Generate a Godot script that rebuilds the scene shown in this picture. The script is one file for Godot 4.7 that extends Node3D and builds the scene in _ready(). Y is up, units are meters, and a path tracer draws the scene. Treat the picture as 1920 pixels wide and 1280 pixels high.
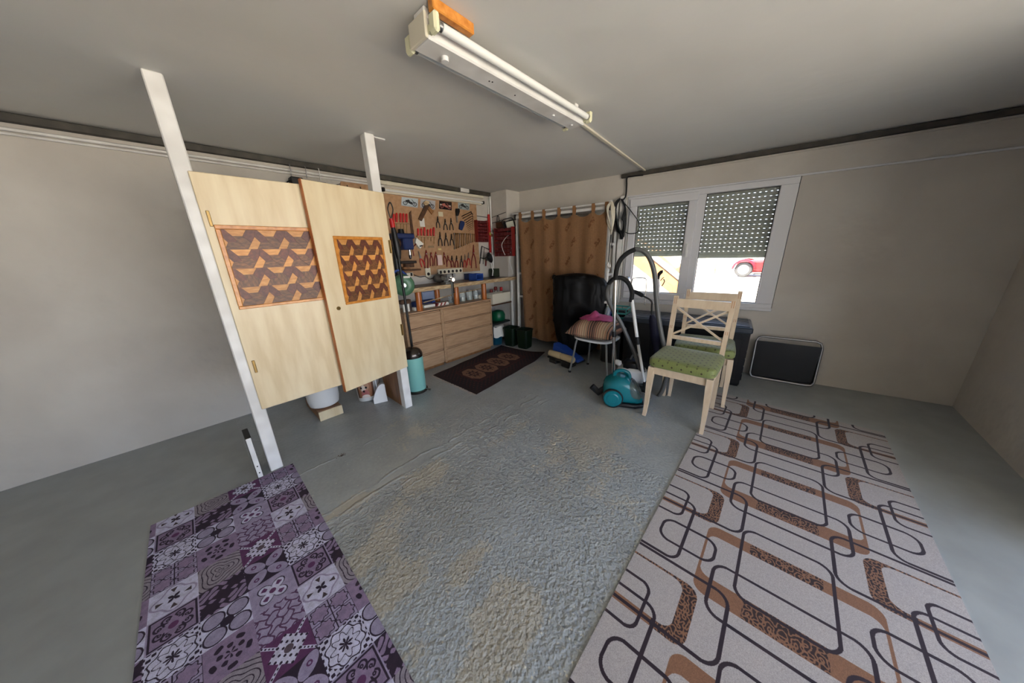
extends Node3D
# A garage workshop seen from its open gate: booth with marquetry doors, workbench wall, curtained shelf, window with roller shutters, chairs, runners.
# World: +x runs along the tool wall towards the window wall, +z towards the gate behind the camera, y up, metres.

const CAM := Vector3(0, 1.38, 0)
const RT := Vector3(0.67515975, -0.02930001, 0.73708943)
const UP := Vector3(0.23363724, 0.95626328, -0.17599484)
const FW := Vector3(0.6996949, -0.29103617, -0.65247605)
const FOCAL := 549.0
const CEIL := 2.24
const WALL_Z := -3.5

var st: SurfaceTool
var cur: Node3D
var org := Vector3.ZERO
var xf := Transform3D.IDENTITY
var M := {}
var taken := {}
var WT: Transform3D   # window wall: x along the wall from the corner, y up, z into the room

# ---------- pixels of the 1920x1280 photograph to points on known planes ----------
func ray(px: float, py: float) -> Vector3:
	return FW * FOCAL + RT * (px - 960.0) - UP * (py - 640.0)
func on_y(px: float, py: float, y := 0.0) -> Vector3:
	var d := ray(px, py)
	return CAM + d * ((y - CAM.y) / d.y)
func on_z(px: float, py: float, z: float) -> Vector3:
	var d := ray(px, py)
	return CAM + d * ((z - CAM.z) / d.z)
func on_x(px: float, py: float, x: float) -> Vector3:
	var d := ray(px, py)
	return CAM + d * ((x - CAM.x) / d.x)
func on_w(px: float, py: float, d := 0.0) -> Vector3:
	var r := WT.basis.transposed() * ray(px, py)
	var o := WT.affine_inverse() * CAM
	return WT * (o + r * ((d - o.z) / r.z))
func at_dist(px: float, py: float, base: Vector3) -> Vector3:   # in the upright plane through base that faces the camera
	var n := CAM - base
	n.y = 0
	var d := ray(px, py)
	return CAM + d * ((base - CAM).dot(n) / d.dot(n))

# ---------- nodes ----------
func numbered(called: String) -> String:
	if not taken.has(called):
		taken[called] = 0
		return called
	taken[called] += 1
	return "%s_%03d" % [called, taken[called]]
func thing(called: String, label: String, category: String, at := Vector3.ZERO, group := "", kind := "") -> Node3D:
	var o := Node3D.new()
	o.name = numbered(called)
	add_child(o)
	o.position = at
	if label: o.set_meta("label", label)
	if category: o.set_meta("category", category)
	if group: o.set_meta("group", group)
	if kind: o.set_meta("kind", kind)
	cur = o
	org = at
	xf = Transform3D.IDENTITY
	return o
func struct_(called: String, at := Vector3.ZERO, label := "") -> Node3D:
	return thing(called, label, "", at, "", "structure")
func nw():
	st = SurfaceTool.new()
	st.begin(Mesh.PRIMITIVE_TRIANGLES)
func part(called: String, m: Material, parent: Node3D = null, label := "") -> MeshInstance3D:
	var o := MeshInstance3D.new()
	o.mesh = st.commit()
	o.mesh.surface_set_material(0, m)
	o.name = called
	o.cast_shadow = GeometryInstance3D.SHADOW_CASTING_SETTING_ON
	if label: o.set_meta("label", label)
	(cur if parent == null else parent).add_child(o, true)
	return o
func solo(called: String, m: Material, label: String, category: String, group := "", kind := "") -> MeshInstance3D:   # a thing that is one mesh (org must hold its base)
	var o := MeshInstance3D.new()
	o.mesh = st.commit()
	o.mesh.surface_set_material(0, m)
	o.name = numbered(called)
	o.cast_shadow = GeometryInstance3D.SHADOW_CASTING_SETTING_ON
	add_child(o)
	o.position = org
	if label: o.set_meta("label", label)
	if category: o.set_meta("category", category)
	if group: o.set_meta("group", group)
	if kind: o.set_meta("kind", kind)
	return o
func base(at: Vector3):
	org = at
	xf = Transform3D.IDENTITY

# ---------- shapes ----------
func vtx(p: Vector3, n: Vector3, uv := Vector2.ZERO):
	st.set_normal((xf.basis * n).normalized())
	st.set_uv(uv)
	st.add_vertex(xf * p - org)
func tri(a: Vector3, b: Vector3, c: Vector3, na: Vector3, nb: Vector3, nc: Vector3, ua := Vector2.ZERO, ub := Vector2.ZERO, uc := Vector2.ZERO):
	var n := na + nb + nc
	if (b - a).cross(c - a).dot(n) > 0.0:
		vtx(a, na, ua); vtx(c, nc, uc); vtx(b, nb, ub)
	else:
		vtx(a, na, ua); vtx(b, nb, ub); vtx(c, nc, uc)
func face(p: Array, n: Vector3):
	for i in range(1, p.size() - 1):
		tri(p[0], p[i], p[i + 1], n, n, n)
func quad_uv(a: Vector3, b: Vector3, c: Vector3, d: Vector3, n: Vector3):   # uv: a (0,1) b (1,1) c (1,0) d (0,0)
	tri(a, b, c, n, n, n, Vector2(0, 1), Vector2(1, 1), Vector2(1, 0))
	tri(a, c, d, n, n, n, Vector2(0, 1), Vector2(1, 0), Vector2(0, 0))
func box(c: Vector3, s: Vector3, b := 0.0):
	var h := s / 2.0
	b = min(b, min(h.x, min(h.y, h.z)) * 0.98)
	var ax := [Vector3(1, 0, 0), Vector3(0, 1, 0), Vector3(0, 0, 1)]
	for i in 3:
		var u: Vector3 = ax[(i + 1) % 3]
		var v: Vector3 = ax[(i + 2) % 3]
		var hu := h[(i + 1) % 3] - b
		var hv := h[(i + 2) % 3] - b
		for s1 in [-1.0, 1.0]:
			var n: Vector3 = ax[i] * s1
			var o: Vector3 = c + n * h[i]
			face([o - u * hu - v * hv, o + u * hu - v * hv, o + u * hu + v * hv, o - u * hu + v * hv], n)
	if b <= 0.0:
		return
	for i in 3:
		var w: Vector3 = ax[i]
		var u: Vector3 = ax[(i + 1) % 3]
		var v: Vector3 = ax[(i + 2) % 3]
		var hw := h[i] - b
		var hu := h[(i + 1) % 3]
		var hv := h[(i + 2) % 3]
		for su in [-1.0, 1.0]:
			for sv in [-1.0, 1.0]:
				var p1: Vector3 = c + u * su * hu + v * sv * (hv - b)
				var p2: Vector3 = c + u * su * (hu - b) + v * sv * hv
				face([p1 - w * hw, p1 + w * hw, p2 + w * hw, p2 - w * hw], (u * su + v * sv).normalized())
	for sx in [-1.0, 1.0]:
		for sy in [-1.0, 1.0]:
			for sz in [-1.0, 1.0]:
				var q := Vector3(sx * h.x, sy * h.y, sz * h.z)
				face([c + q - Vector3(0, sy * b, sz * b), c + q - Vector3(sx * b, 0, sz * b), c + q - Vector3(sx * b, sy * b, 0)], Vector3(sx, sy, sz).normalized())
func span(a: Vector3, b: Vector3, bev := 0.0):   # box between two corners
	box((a + b) / 2.0, (b - a).abs(), bev)
func frame_of(d: Vector3) -> Basis:
	d = d.normalized()
	var u := Vector3(0, 0, 1).cross(d) if abs(d.z) < 0.9 else Vector3(1, 0, 0).cross(d)
	u = u.normalized()
	return Basis(u, d, u.cross(d))
func cyl(a: Vector3, b: Vector3, r0: float, r1 := -1.0, n := 12, caps := true):
	if r1 < 0.0: r1 = r0
	var f := frame_of(b - a)
	var k := (r0 - r1) / maxf((b - a).length(), 1e-6)
	for i in n:
		var t0 := TAU * i / n
		var t1 := TAU * (i + 1) / n
		var d0: Vector3 = f.x * cos(t0) + f.z * sin(t0)
		var d1: Vector3 = f.x * cos(t1) + f.z * sin(t1)
		var n0 := (d0 + f.y * k).normalized()
		var n1 := (d1 + f.y * k).normalized()
		tri(a + d0 * r0, a + d1 * r0, b + d1 * r1, n0, n1, n1)
		tri(a + d0 * r0, b + d1 * r1, b + d0 * r1, n0, n1, n0)
		if caps:
			if r0 > 0.0: tri(a, a + d0 * r0, a + d1 * r0, -f.y, -f.y, -f.y)
			if r1 > 0.0: tri(b, b + d0 * r1, b + d1 * r1, f.y, f.y, f.y)
func loft(rings: Array, smooth := true, caps := true, closed := true):   # rings of equally many points
	var m: int = rings[0].size()
	var nr := rings.size()
	var cen := []
	for r in rings:
		var c := Vector3.ZERO
		for p in r: c += p
		cen.append(c / m)
	var nor := []
	if smooth:
		for i in nr:
			var row := []
			for j in m:
				var a: Vector3 = rings[max(i - 1, 0)][j]
				var b: Vector3 = rings[min(i + 1, nr - 1)][j]
				var jl := (j - 1 + m) % m if closed else max(j - 1, 0)
				var jr := (j + 1) % m if closed else min(j + 1, m - 1)
				var n: Vector3 = (b - a).cross(rings[i][jr] - rings[i][jl])
				if n.length() < 1e-12: n = rings[i][j] - cen[i]
				if n.length() < 1e-12: n = (b - a)
				n = n.normalized()
				row.append(n)
			nor.append(row)
		# one sign for the whole surface
		var vote := 0.0
		for i in nr:
			for j in m: vote += nor[i][j].dot(rings[i][j] - cen[i])
		if vote < 0.0:
			for i in nr:
				for j in m: nor[i][j] = -nor[i][j]
	for i in nr - 1:
		for j in (m if closed else m - 1):
			var k := (j + 1) % m
			var a: Vector3 = rings[i][j]
			var b: Vector3 = rings[i][k]
			var c: Vector3 = rings[i + 1][k]
			var d: Vector3 = rings[i + 1][j]
			var ua := Vector2(float(j) / m, float(i) / (nr - 1))
			var ub := Vector2(float(j + 1) / m, float(i) / (nr - 1))
			var uc := Vector2(float(j + 1) / m, float(i + 1) / (nr - 1))
			var ud := Vector2(float(j) / m, float(i + 1) / (nr - 1))
			if smooth:
				tri(a, b, c, nor[i][j], nor[i][k], nor[i + 1][k], ua, ub, uc)
				tri(a, c, d, nor[i][j], nor[i + 1][k], nor[i + 1][j], ua, uc, ud)
			else:
				var n := (c - a).cross(d - b).normalized()
				if n.dot((a + c) / 2.0 - (cen[i] + cen[i + 1]) / 2.0) < 0.0: n = -n
				tri(a, b, c, n, n, n, ua, ub, uc)
				tri(a, c, d, n, n, n, ua, uc, ud)
	if caps and closed:
		for e in [0, nr - 1]:
			var o: int = 1 if e == 0 else nr - 2
			var n: Vector3 = (cen[e] - cen[o]).normalized()
			for j in m:
				tri(cen[e], rings[e][j], rings[e][(j + 1) % m], n, n, n)
func tube(pts: Array, r, n := 8, caps := true):
	var rings := []
	var f := frame_of(pts[1] - pts[0])
	for i in pts.size():
		var d: Vector3 = (pts[min(i + 1, pts.size() - 1)] - pts[max(i - 1, 0)]).normalized()
		var u: Vector3 = (f.x - d * f.x.dot(d)).normalized()
		f = Basis(u, d, u.cross(d))
		var rr: float = r[i] if r is Array else r
		var ring := []
		for j in n:
			ring.append(pts[i] + (f.x * cos(TAU * j / n) + f.z * sin(TAU * j / n)) * rr)
		rings.append(ring)
	loft(rings, true, caps)
func curve(pts: Array, per := 6) -> Array:   # Catmull-Rom through the points
	var out := []
	for i in pts.size() - 1:
		var p0: Vector3 = pts[max(i - 1, 0)]
		var p1: Vector3 = pts[i]
		var p2: Vector3 = pts[i + 1]
		var p3: Vector3 = pts[min(i + 2, pts.size() - 1)]
		for k in per:
			var t := float(k) / per
			out.append(0.5 * ((2.0 * p1) + (p2 - p0) * t + (2.0 * p0 - 5.0 * p1 + 4.0 * p2 - p3) * t * t + (3.0 * p1 - p0 - 3.0 * p2 + p3) * t * t * t))
	out.append(pts[-1])
	return out
func lathe(prof: Array, n := 20, c := Vector3.ZERO):   # [radius, height] from one end to the other, about y
	for i in prof.size() - 1:
		var a: Vector2 = Vector2(prof[i][0], prof[i][1])
		var b: Vector2 = Vector2(prof[i + 1][0], prof[i + 1][1])
		if a.distance_to(b) < 1e-6: continue
		var e := (b - a).normalized()
		var nn := Vector2(e.y, -e.x)
		var n0 := nn
		var n1 := nn
		if i > 0:
			var e0 := (a - Vector2(prof[i - 1][0], prof[i - 1][1])).normalized()
			var q := Vector2(e0.y, -e0.x)
			if q.dot(nn) > 0.75: n0 = (q + nn).normalized()
		if i < prof.size() - 2:
			var e1 := (Vector2(prof[i + 2][0], prof[i + 2][1]) - b).normalized()
			var q := Vector2(e1.y, -e1.x)
			if q.dot(nn) > 0.75: n1 = (q + nn).normalized()
		for j in n:
			var t0 := TAU * j / n
			var t1 := TAU * (j + 1) / n
			var d0 := Vector3(cos(t0), 0, sin(t0))
			var d1 := Vector3(cos(t1), 0, sin(t1))
			var y := Vector3.UP
			var u0 := float(j) / n
			var u1 := float(j + 1) / n
			var va := 1.0 - float(i) / (prof.size() - 1)
			var vb := 1.0 - float(i + 1) / (prof.size() - 1)
			if a.x > 1e-6:
				tri(c + d0 * a.x + y * a.y, c + d1 * a.x + y * a.y, c + d1 * b.x + y * b.y, d0 * n0.x + y * n0.y, d1 * n0.x + y * n0.y, d1 * n1.x + y * n1.y, Vector2(u0, va), Vector2(u1, va), Vector2(u1, vb))
			if b.x > 1e-6:
				tri(c + d0 * a.x + y * a.y, c + d1 * b.x + y * b.y, c + d0 * b.x + y * b.y, d0 * n0.x + y * n0.y, d1 * n1.x + y * n1.y, d0 * n1.x + y * n1.y, Vector2(u0, va), Vector2(u1, vb), Vector2(u0, vb))
func prism(poly: PackedVector2Array, z0: float, z1: float):   # outline in x y, thick in z
	var idx := Geometry2D.triangulate_polygon(poly)
	for zz in [z0, z1]:
		var n := Vector3(0, 0, 1 if zz == max(z0, z1) else -1)
		for i in range(0, idx.size(), 3):
			var a := poly[idx[i]]
			var b := poly[idx[i + 1]]
			var c := poly[idx[i + 2]]
			tri(Vector3(a.x, a.y, zz), Vector3(b.x, b.y, zz), Vector3(c.x, c.y, zz), n, n, n)
	var area := 0.0
	for i in poly.size():
		area += poly[i].cross(poly[(i + 1) % poly.size()])
	for i in poly.size():
		var a := poly[i]
		var b := poly[(i + 1) % poly.size()]
		var e := (b - a).normalized() * (1.0 if area > 0 else -1.0)
		face([Vector3(a.x, a.y, z0), Vector3(b.x, b.y, z0), Vector3(b.x, b.y, z1), Vector3(a.x, a.y, z1)], Vector3(e.y, -e.x, 0))
func pv(a: Array) -> PackedVector2Array:
	var o := PackedVector2Array()
	for i in range(0, a.size(), 2): o.append(Vector2(a[i], a[i + 1]))
	return o
func superball(c: Vector3, h: Vector3, e1 := 0.5, e2 := 0.35, nu := 24, nv := 14):   # rounded pillow-like solid; e small = boxy
	var rings := []
	for i in nv + 1:
		var phi := -PI / 2 + PI * i / nv
		var cp: float = pow(max(cos(phi), 0.0), e1)
		var sp: float = sign(sin(phi)) * pow(abs(sin(phi)), e1)
		var ring := []
		for j in nu:
			var t := TAU * j / nu
			ring.append(c + Vector3(h.x * cp * sign(cos(t)) * pow(abs(cos(t)), e2), h.y * sp, h.z * cp * sign(sin(t)) * pow(abs(sin(t)), e2)))
		rings.append(ring)
	loft(rings, true, false)

# ---------- materials ----------
func mat(c: Color, rough := 0.6, metal := 0.0) -> StandardMaterial3D:
	var m := StandardMaterial3D.new()
	m.albedo_color = c
	m.roughness = rough
	m.metallic = metal
	m.cull_mode = BaseMaterial3D.CULL_DISABLED
	return m
func ramp_tex(noise_seed: int, freq: float, cols: Array, size := 256, octaves := 4, contrast := 1.0) -> ImageTexture:
	var nz := FastNoiseLite.new()
	nz.seed = noise_seed
	nz.frequency = freq
	nz.fractal_octaves = octaves
	var src := nz.get_seamless_image(size, size).get_data()
	var step := src.size() / (size * size)
	var out := PackedByteArray()
	out.resize(size * size * 3)
	var lut := []
	for i in 256:
		var t: float = clamp((i / 255.0 - 0.5) * contrast + 0.5, 0.0, 1.0) * (cols.size() - 1)
		var k: int = min(int(t), cols.size() - 2)
		lut.append((cols[k] as Color).lerp(cols[k + 1], t - k))
	for i in size * size:
		var c: Color = lut[src[i * step]]
		out[i * 3] = c.r8; out[i * 3 + 1] = c.g8; out[i * 3 + 2] = c.b8
	var im := Image.create_from_data(size, size, false, Image.FORMAT_RGB8, out)
	return ImageTexture.create_from_image(im)
func bump_tex(noise_seed: int, freq: float, strength: float, size := 256, octaves := 4) -> ImageTexture:
	var nz := FastNoiseLite.new()
	nz.seed = noise_seed
	nz.frequency = freq
	nz.fractal_octaves = octaves
	var im := nz.get_seamless_image(size, size)
	im.convert(Image.FORMAT_RGBA8)
	im.bump_map_to_normal_map(strength)
	return ImageTexture.create_from_image(im)
func tex_mat(t: Texture2D, scale: Vector3, rough := 0.6, normal: Texture2D = null, nscale := 1.0) -> StandardMaterial3D:
	var m := mat(Color.WHITE, rough)
	m.albedo_texture = t
	m.uv1_triplanar = true
	m.uv1_scale = scale
	if normal:
		m.normal_enabled = true
		m.normal_texture = normal
		m.normal_scale = nscale
	return m

func _ready():
	# camera
	var cam := Camera3D.new()
	cam.name = "camera"
	cam.transform = Transform3D(Basis(RT, UP, -FW).orthonormalized(), CAM)
	cam.fov = 2.0 * rad_to_deg(atan(640.0 / FOCAL))
	cam.near = 0.05
	cam.far = 400.0
	add_child(cam)
	cam.current = true
	# sky, exposure
	var we := WorldEnvironment.new()
	we.name = "environment"
	var env := Environment.new()
	env.background_mode = Environment.BG_SKY
	var sky := Sky.new()
	var sm := ProceduralSkyMaterial.new()
	sm.sky_top_color = Color(0.50, 0.62, 0.82)
	sm.sky_horizon_color = Color(0.86, 0.90, 0.95)
	sm.sky_curve = 0.2
	sm.ground_bottom_color = Color(0.62, 0.58, 0.52)
	sm.ground_horizon_color = Color(0.80, 0.80, 0.78)
	sm.sky_energy_multiplier = 1.0
	sm.ground_energy_multiplier = 1.0
	sm.sun_angle_max = 1.0
	sky.sky_material = sm
	env.sky = sky
	env.background_energy_multiplier = 1.3
	env.tonemap_mode = Environment.TONE_MAPPER_LINEAR
	env.tonemap_exposure = 5.7
	env.sdfgi_enabled = true
	env.ssao_enabled = true
	env.ssil_enabled = true
	we.environment = env
	add_child(we)
	# sun: high, travelling outwards past window and gate, so that no ray of it enters the room
	var sun := DirectionalLight3D.new()
	sun.name = "sun"
	sun.light_color = Color(1.0, 0.95, 0.86)
	sun.light_energy = 3.2
	sun.light_angular_distance = 0.53
	sun.shadow_enabled = true
	add_child(sun)
	sun.look_at_from_position(Vector3.ZERO, Vector3(0.50, -0.82, 0.10), Vector3.UP)

	var w := Vector3(sin(deg_to_rad(7.2)), 0, cos(deg_to_rad(7.2)))
	WT = Transform3D(Basis(w, Vector3.UP, w.cross(Vector3.UP)), Vector3(3.6, 0, WALL_Z))
	make_materials()
	build_shell()
	build_window()
	build_outside()
	build_carpets()
	build_booth()
	build_bench()
	build_tools()
	build_corner()
	build_lamp()
	build_right()
	build_chairs()
	build_vacuums()
	build_small()

func make_materials():
	M.ceil = tex_mat(ramp_tex(3, 0.006, [Color(0.82, 0.81, 0.785), Color(0.85, 0.845, 0.825)], 256, 4, 1.2), Vector3(0.35, 0.35, 0.35), 0.85, bump_tex(5, 0.03, 1.2), 0.25)
	M.wall = tex_mat(ramp_tex(7, 0.01, [Color(0.755, 0.73, 0.695), Color(0.80, 0.78, 0.745)], 256, 4, 1.2), Vector3(0.5, 0.5, 0.5), 0.9, bump_tex(9, 0.04, 2.0), 0.4)
	M.white = tex_mat(ramp_tex(11, 0.02, [Color(0.84, 0.83, 0.81), Color(0.92, 0.915, 0.90)], 128, 3, 1.5), Vector3(1.5, 1.5, 1.5), 0.45)
	M.upvc = mat(Color(0.84, 0.84, 0.85), 0.32)
	M.plastic_white = mat(Color(0.88, 0.88, 0.87), 0.35)
	M.cream = mat(Color(0.85, 0.82, 0.74), 0.45)
	M.dark = mat(Color(0.10, 0.10, 0.10), 0.5)
	M.black = mat(Color(0.035, 0.035, 0.04), 0.45)
	M.rubber = mat(Color(0.05, 0.05, 0.055), 0.8)
	M.steel = mat(Color(0.62, 0.62, 0.62), 0.3, 1.0)
	M.chrome = mat(Color(0.80, 0.79, 0.78), 0.12, 1.0)
	M.brass = mat(Color(0.55, 0.45, 0.28), 0.35, 1.0)
	M.iron = mat(Color(0.22, 0.20, 0.19), 0.5, 0.8)
	M.rail = tex_mat(ramp_tex(13, 0.03, [Color(0.20, 0.19, 0.17), Color(0.30, 0.28, 0.25)], 128), Vector3(2, 2, 2), 0.6)
	M.red = mat(Color(0.74, 0.10, 0.09), 0.4)
	M.red_dark = mat(Color(0.48, 0.11, 0.09), 0.5)
	M.blue = mat(Color(0.10, 0.17, 0.36), 0.4)
	M.blue_bright = mat(Color(0.16, 0.30, 0.62), 0.45)
	M.teal = mat(Color(0.02, 0.43, 0.47), 0.22)
	M.paper = mat(Color(0.90, 0.89, 0.85), 0.8)
	M.glass = mat(Color(0.9, 0.95, 0.93, 0.10), 0.02)
	M.glass.transparency = BaseMaterial3D.TRANSPARENCY_ALPHA
	M.glass.metallic_specular = 0.5
	M.jar = mat(Color(0.88, 0.93, 0.92, 0.25), 0.05)
	M.jar.transparency = BaseMaterial3D.TRANSPARENCY_ALPHA
	M.vise = mat(Color(0.52, 0.52, 0.50), 0.4, 0.3)
	M.tube = mat(Color(0.88, 0.88, 0.86), 0.25)
	M.plier_grip = mat(Color(0.09, 0.08, 0.08), 0.5)
	M.maroon = mat(Color(0.36, 0.10, 0.11), 0.45)
	M.tab = mat(Color(0.56, 0.40, 0.25), 0.85)
	M.holder = mat(Color(0.87, 0.86, 0.72), 0.4)
	M.lid = mat(Color(0.20, 0.23, 0.27), 0.28)  # lighter grey plastic, its colour lifted further to stand in for sky sheen
	M.resin = mat(Color(0.07, 0.075, 0.085), 0.35)
	M.bag = mat(Color(0.04, 0.036, 0.034), 0.42)
	M.bag.metallic_specular = 0.3
	M.cream_vinyl = mat(Color(0.80, 0.72, 0.56), 0.5)
	M.grey_tube = mat(Color(0.50, 0.51, 0.50), 0.35)
	M.white_tube = mat(Color(0.86, 0.86, 0.85), 0.25)
	M.hose = mat(Color(0.34, 0.34, 0.33), 0.4)
	M.bowl = mat(Color(0.42, 0.44, 0.42, 0.55), 0.08)
	M.bowl.transparency = BaseMaterial3D.TRANSPARENCY_ALPHA
	M.bin_base = mat(Color(0.36, 0.33, 0.31), 0.2, 0.9)
	# timbers
	var maple := ramp_tex(21, 0.012, [Color(0.82, 0.735, 0.58), Color(0.86, 0.785, 0.64), Color(0.885, 0.82, 0.68)], 256, 5, 1.3)
	M.maple = tex_mat(maple, Vector3(3.2, 0.55, 3.2), 0.42, bump_tex(22, 0.05, 0.6), 0.15)
	M.lipping = tex_mat(ramp_tex(23, 0.03, [Color(0.60, 0.33, 0.16), Color(0.72, 0.44, 0.24)], 128, 4, 1.5), Vector3(8, 0.9, 8), 0.4)
	M.inlay_frame = tex_mat(ramp_tex(24, 0.03, [Color(0.72, 0.45, 0.17), Color(0.83, 0.56, 0.26)], 128, 4, 1.5), Vector3(5, 5, 5), 0.25)
	M.inlay_light = []
	M.inlay_red = []
	M.inlay_brown = []
	for i in 3:
		var k := 0.94 + 0.06 * i
		M.inlay_light.append(tex_mat(ramp_tex(31 + i, 0.03, [Color(0.76, 0.50, 0.23) * k, Color(0.86, 0.62, 0.33) * k], 128, 4, 1.3), Vector3(4, 14, 4), 0.42))
		M.inlay_red.append(tex_mat(ramp_tex(41 + i, 0.03, [Color(0.33, 0.16, 0.09) * k, Color(0.46, 0.23, 0.14) * k], 128, 4, 1.3), Vector3(10, 10, 4), 0.42))
		M.inlay_brown.append(tex_mat(ramp_tex(51 + i, 0.04, [Color(0.34, 0.20, 0.09) * k, Color(0.52, 0.33, 0.17) * k], 128, 4, 1.6), Vector3(5 + 9 * (i % 2), 14 - 9 * (i % 2), 4), 0.42))
	M.oak = tex_mat(ramp_tex(61, 0.025, [Color(0.66, 0.52, 0.39), Color(0.70, 0.565, 0.43), Color(0.735, 0.60, 0.465)], 256, 5, 1.3), Vector3(0.6, 4, 4), 0.5)
	M.bench_top = tex_mat(ramp_tex(62, 0.02, [Color(0.30, 0.24, 0.19), Color(0.42, 0.34, 0.27)], 256, 5, 1.6), Vector3(1.5, 1.5, 3), 0.4)
	M.bench_edge = tex_mat(ramp_tex(63, 0.03, [Color(0.62, 0.50, 0.36), Color(0.80, 0.71, 0.56)], 128, 4, 1.8), Vector3(2, 9, 9), 0.5)
	M.copper_wood = tex_mat(ramp_tex(64, 0.03, [Color(0.60, 0.32, 0.13), Color(0.72, 0.42, 0.20)], 128, 4, 1.4), Vector3(9, 1.5, 9), 0.28)
	M.peg = tex_mat(ramp_tex(65, 0.03, [Color(0.64, 0.49, 0.35), Color(0.71, 0.56, 0.42)], 256, 4, 1.3), Vector3(2, 2, 2), 0.7, bump_tex(66, 0.2, 0.7), 0.3)
	M.panel_brown = tex_mat(ramp_tex(67, 0.02, [Color(0.44, 0.29, 0.16), Color(0.56, 0.39, 0.23)], 128, 4, 1.4), Vector3(5, 1, 5), 0.45)
	M.chair = tex_mat(ramp_tex(68, 0.03, [Color(0.81, 0.72, 0.60), Color(0.86, 0.785, 0.68)], 128, 4, 1.2), Vector3(6, 1.5, 6), 0.35)
	M.wood_dark = tex_mat(ramp_tex(69, 0.03, [Color(0.24, 0.15, 0.09), Color(0.36, 0.23, 0.13)], 128, 4, 1.4), Vector3(6, 6, 6), 0.45)
	M.stucco = tex_mat(ramp_tex(70, 0.02, [Color(0.57, 0.40, 0.25), Color(0.64, 0.47, 0.31)], 128, 4, 1.3), Vector3(1, 1, 1), 0.9)
	M.concrete = tex_mat(ramp_tex(71, 0.02, [Color(0.68, 0.69, 0.68), Color(0.80, 0.80, 0.78)], 128, 4, 1.5), Vector3(1, 1, 1), 0.9)
	M.paving = tex_mat(ramp_tex(72, 0.01, [Color(0.72, 0.70, 0.66), Color(0.80, 0.78, 0.74)], 256, 4, 1.3), Vector3(0.3, 0.3, 0.3), 0.9)

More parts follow.
